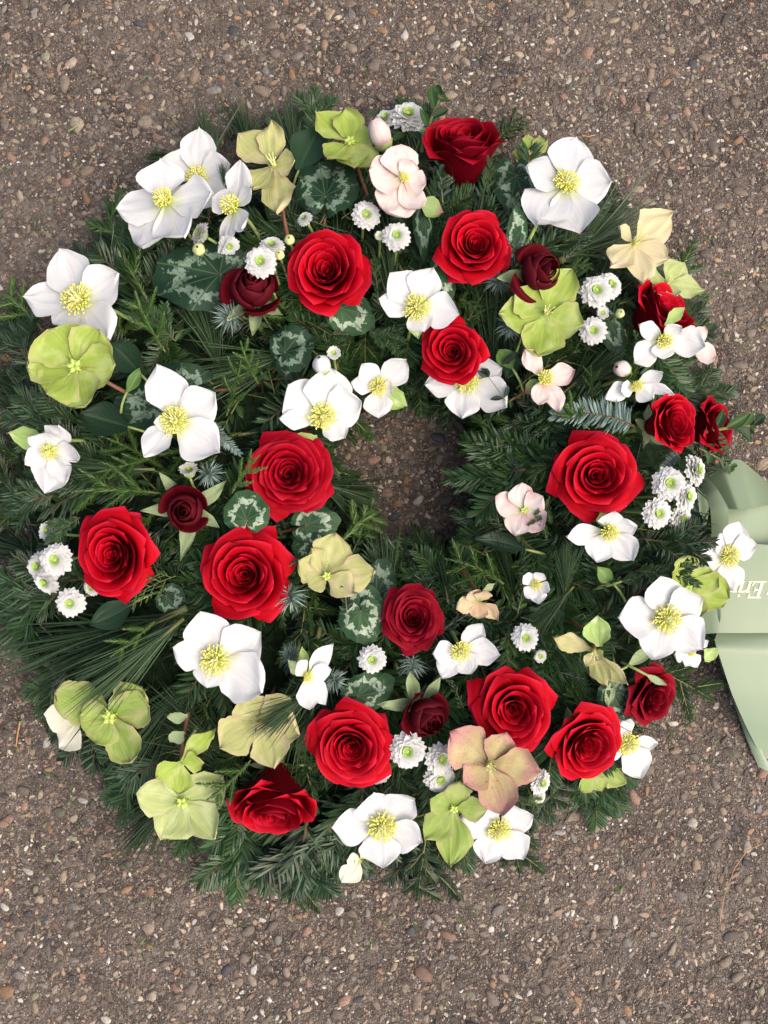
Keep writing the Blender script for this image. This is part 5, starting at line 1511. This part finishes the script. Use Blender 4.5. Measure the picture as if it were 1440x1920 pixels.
S('box', (400, 720), (340, 690), 'boxwood sprig above the four petalled white hellebore', .006)

# ------------------------------------------------------------------ the ribbon
def strip(name, rows, root, mat='ribbon', nu=14, nv=22, th=.00025, label=None):
    """rows of (left pixel, z, right pixel, z) from one end of the band to the other"""
    A = np.array([at_z(a[0], a[1], za) for a, za, b, zb in rows]); B = np.array([at_z(b[0], b[1], zb) for a, za, b, zb in rows])
    t = np.linspace(0, len(rows) - 1, nv)
    def smooth(X):
        out = []
        for q in t:
            i = min(int(q), len(X) - 2); f = q - i
            p0, p1, p2, p3 = X[max(i - 1, 0)], X[i], X[i + 1], X[min(i + 2, len(X) - 1)]
            m1 = (p2 - p0) / 2 * .45; m2 = (p3 - p1) / 2 * .45
            h = f * f; c = h * f
            out.append((2 * c - 3 * h + 1) * p1 + (c - 2 * h + f) * m1 + (-2 * c + 3 * h) * p2 + (c - h) * m2)
        return np.array(out)
    A, B = smooth(A), smooth(B)
    u = np.linspace(0, 1, nu)[:, None, None]
    P = A[None] * (1 - u) + B[None] * u
    P[..., 2] += .0008 * np.sin(PI * np.linspace(0, 1, nu))[:, None]
    V, F, uv = sheet(P, th)
    o = part(name, mesh_from(name, V - np.array(root.location), F, [mat], uv=uv), root, label=label)
    return o, P

def ribbon():
    p0 = at_z(1380, 1060, .02)
    root = thing('ribbon', 'sage green satin ribbon with cream gold lettering, at the right edge of the wreath', 'ribbon', p0)
    # printed band running off to the right
    o, P = strip("tail", [((1255, 1030), .040, (1262, 1200), .038), ((1300, 1020), .047, (1310, 1190), .046), ((1345, 1018), .050, (1345, 1187), .052), ((1400, 1019), .050, (1400, 1187), .052), ((1500, 1026), .044, (1500, 1186), .046), ((1640, 1040), .012, (1640, 1186), .012)], root, label='ribbon tail printed with cream gold letters')
    # second tail from the fold down to the pavement
    strip("tail", [((1337, 1184), .040, (1560, 1176), .040), ((1340, 1200), .0435, (1560, 1195), .044), ((1345, 1218), .046, (1560, 1230), .044), ((1372, 1300), .034, (1580, 1310), .030), ((1398, 1360), .020, (1600, 1380), .016), ((1426, 1416), .005, (1640, 1384), .004)], root, label='plain ribbon tail falling to the pavement')
    # its narrow turned back edge
    strip("fold", [((1337, 1198), .044, (1346, 1215), .045), ((1352, 1250), .030, (1362, 1268), .036), ((1370, 1302), .016, (1375, 1304), .030), ((1400, 1386), .006, (1410, 1372), .012), ((1422, 1438), .003, (1452, 1452), .003)], root, nu=6, label='shaded turned back edge of the falling tail')
    # bow above: a broad loop turning over, its shaded inside, and the bands that come down from the knot
    strip("loop", [((1322, 884), .040, (1366, 954), .058), ((1350, 866), .050, (1384, 955), .064), ((1388, 862), .046, (1410, 953), .064), ((1425, 892), .030, (1442, 947), .056), ((1470, 926), .010, (1490, 945), .040)], root, nv=30, label='upper bow loop')
    strip("loop", [((1362, 948), .040, (1364, 1022), .044), ((1400, 946), .040, (1404, 1019), .040), ((1440, 940), .034, (1436, 1024), .030), ((1500, 930), .012, (1490, 1015), .010)], root, label='shaded inside of the bow loop')
    strip("loop", [((1322, 888), .052, (1300, 905), .040), ((1346, 918), .062, (1322, 930), .056), ((1365, 953), .066, (1332, 958), .060), ((1366, 1000), .060, (1334, 1000), .052), ((1362, 1040), .048, (1326, 1040), .044)], root, nv=30, label='narrow band running down from the bow')
    strip("loop", [((1306, 914), .050, (1326, 925), .048), ((1310, 950), .054, (1329, 950), .040), ((1306, 990), .050, (1326, 985), .038)], root, nu=8, label='gathered inner fold beside the chrysanthemums')
    strip("fold", [((1338, 1110), .0525, (1353, 1110), .0530), ((1336, 1160), .046, (1351, 1160), .0535), ((1328, 1206), .026, (1341, 1198), .046)], root, nu=6, label='creased lower corner of the printed tail')
    # lettering, italic capitals lying upside down in the photo: E r i n
    def slab(polys, name):
        ch = []
        for poly in polys:
            q = np.array([letter_point(x, y) for x, y in poly])
            n = len(q)
            V = np.concatenate([q + [0, 0, .0004], q + [0, 0, .0001]])
            F = [tuple(range(n)), tuple(range(2 * n - 1, n - 1, -1))] + [(i, n + i, n + (i + 1) % n, (i + 1) % n) for i in range(n)]
            ch.append((V, F, 0))
        V, F, mi = join(ch)
        q0 = V.mean(0)
        me = mesh_from(name, V - np.array(root.location), F, ['gold'], mi=mi, smooth=False)
        b = bpy.data.objects.new(name, me); col.objects.link(b); b.parent = o
    Q = P.reshape(-1, 3)
    def letter_point(x, y):
        """letter coordinates: x along the writing from the start of E, y up from the base line, cap height 1"""
        px = 1437 - 34.0 * x - 11.0 * y
        py = 1089.5 + 32.0 * y             # rotated by half a turn: the base line is the upper one in the picture
        z = .0535
        for _ in range(3):
            w = at_z(px, py, z)
            d = np.hypot(Q[:, 0] - w[0], Q[:, 1] - w[1])
            k = np.argsort(d)[:6]; wt = 1 / (d[k] + 1e-5)
            z = float((Q[k, 2] * wt).sum() / wt.sum()) + .0001
        return at_z(px, py, z)
    def box(x0, y0, x1, y1): return [(x0, y0), (x1, y0), (x1, y1), (x0, y1)]
    # upside down: letter y = 0 (base) is at the top of the picture span
    E = [box(.12, .0, .28, 1.0), box(.0, .0, .12, .07), box(.0, .93, .12, 1.0), box(.28, .0, .72, .08), box(.28, .92, .74, 1.0), box(.28, .47, .52, .55), box(.64, .08, .72, .26), box(.66, .74, .74, .92), box(.46, .38, .52, .47), box(.46, .55, .52, .64)]
    r_ = [box(.80, .0, .94, .66), box(.74, .0, .80, .06), box(.94, .0, 1.00, .06), box(.73, .59, .80, .66), [(.94, .44), (1.04, .56), (1.14, .56), (1.16, .68), (1.04, .68), (.94, .58)]]
    i_ = [box(1.22, .0, 1.36, .66), box(1.15, .59, 1.22, .66), box(1.36, .0, 1.42, .06), [(1.20, .82), (1.26, .76), (1.33, .80), (1.34, .90), (1.27, .95), (1.20, .91)]]
    n_ = [box(1.50, .0, 1.64, .66), box(1.44, .59, 1.50, .66), box(1.64, .50, 1.82, .64), box(1.80, .0, 1.94, .60), box(1.94, .0, 2.00, .06)]
    mark = [box(-.36, .62, -.24, .80)]
    for nm, g in (('letter', E), ('letter', r_), ('letter', i_), ('letter', n_), ('mark', mark)):
        slab(g, nm)
ribbon()

# ------------------------------------------------------------------ bits on the pavement
def straw(label, pts, rad, mat, name, cat):
    P = np.array([at_z(x, y, .0045 if 0 < k < len(pts) - 1 else .0035) for k, (x, y) in enumerate(pts)])
    t = np.linspace(0, len(P) - 1, 16)
    S_ = np.array([P[min(int(q), len(P) - 2)] * (1 - (q - min(int(q), len(P) - 2))) + P[min(int(q), len(P) - 2) + 1] * (q - min(int(q), len(P) - 2)) for q in t])
    V, F = tube(S_ - P[0], np.linspace(rad, rad * .6, 16), 5)
    o = bpy.data.objects.new(name, mesh_from(name, V, F, [mat])); col.objects.link(o)
    o.location = P[0]; o['label'] = label; o['category'] = cat
straw('short straw brown stick on the pavement at the lower left', [(38, 1352), (33, 1376), (30, 1400)], .0011, 'dry', 'dry_stick', 'stick')
straw('long thin curved dry stem on the pavement at the lower right', [(1428, 1582), (1400, 1595), (1376, 1630), (1358, 1680), (1350, 1720), (1353, 1745)], .0005, 'dry', 'dry_grass_blade', 'dry grass')
straw('curved orange brown needle above the flat white hellebore on the pavement', [(1090, 253), (1103, 256), (1116, 253)], .0007, 'dry', 'dry_needle', 'dry needle')
straw('tiny green leaf bit on the pavement at the upper left', [(128, 246), (140, 239), (146, 235)], .0010, 'stem', 'leaf_scrap', 'leaf scrap')
straw('thin blue green needle on the pavement at the right', [(1368, 652), (1378, 644), (1386, 641)], .0005, 'bluefir', 'fallen_needle', 'needle')

def litter():
    """loose needles fallen on the pavement round the wreath"""
    r = np.random.default_rng(31)
    n = 170
    a = r.uniform(0, 2 * PI, n); q = R_OUT + .01 + np.abs(r.normal(0, .06, n))
    P = np.stack([C_OUT[0] + q * np.cos(a), C_OUT[1] + q * np.sin(a), np.full(n, .0042)], 1)
    b = r.uniform(0, 2 * PI, n)
    V, F, T = needles(P, np.stack([np.cos(b), np.sin(b), r.normal(0, .03, n)], 1), np.tile([0, 0, 1.0], (n, 1)), r.uniform(.008, .02, n), np.full(n, .0011), np.full(n, .0004), r.normal(0, .05, n), np.clip(r.normal(.6, .3, n), 0, 1))
    o = bpy.data.objects.new('fallen_needles', mesh_from('fallen_needles', V, F, ['crypt'], tone=T, smooth=False)); col.objects.link(o)
    o['kind'] = 'stuff'; o['label'] = 'loose fallen needles scattered on the pavement round the wreath'; o['category'] = 'needle litter'
litter()
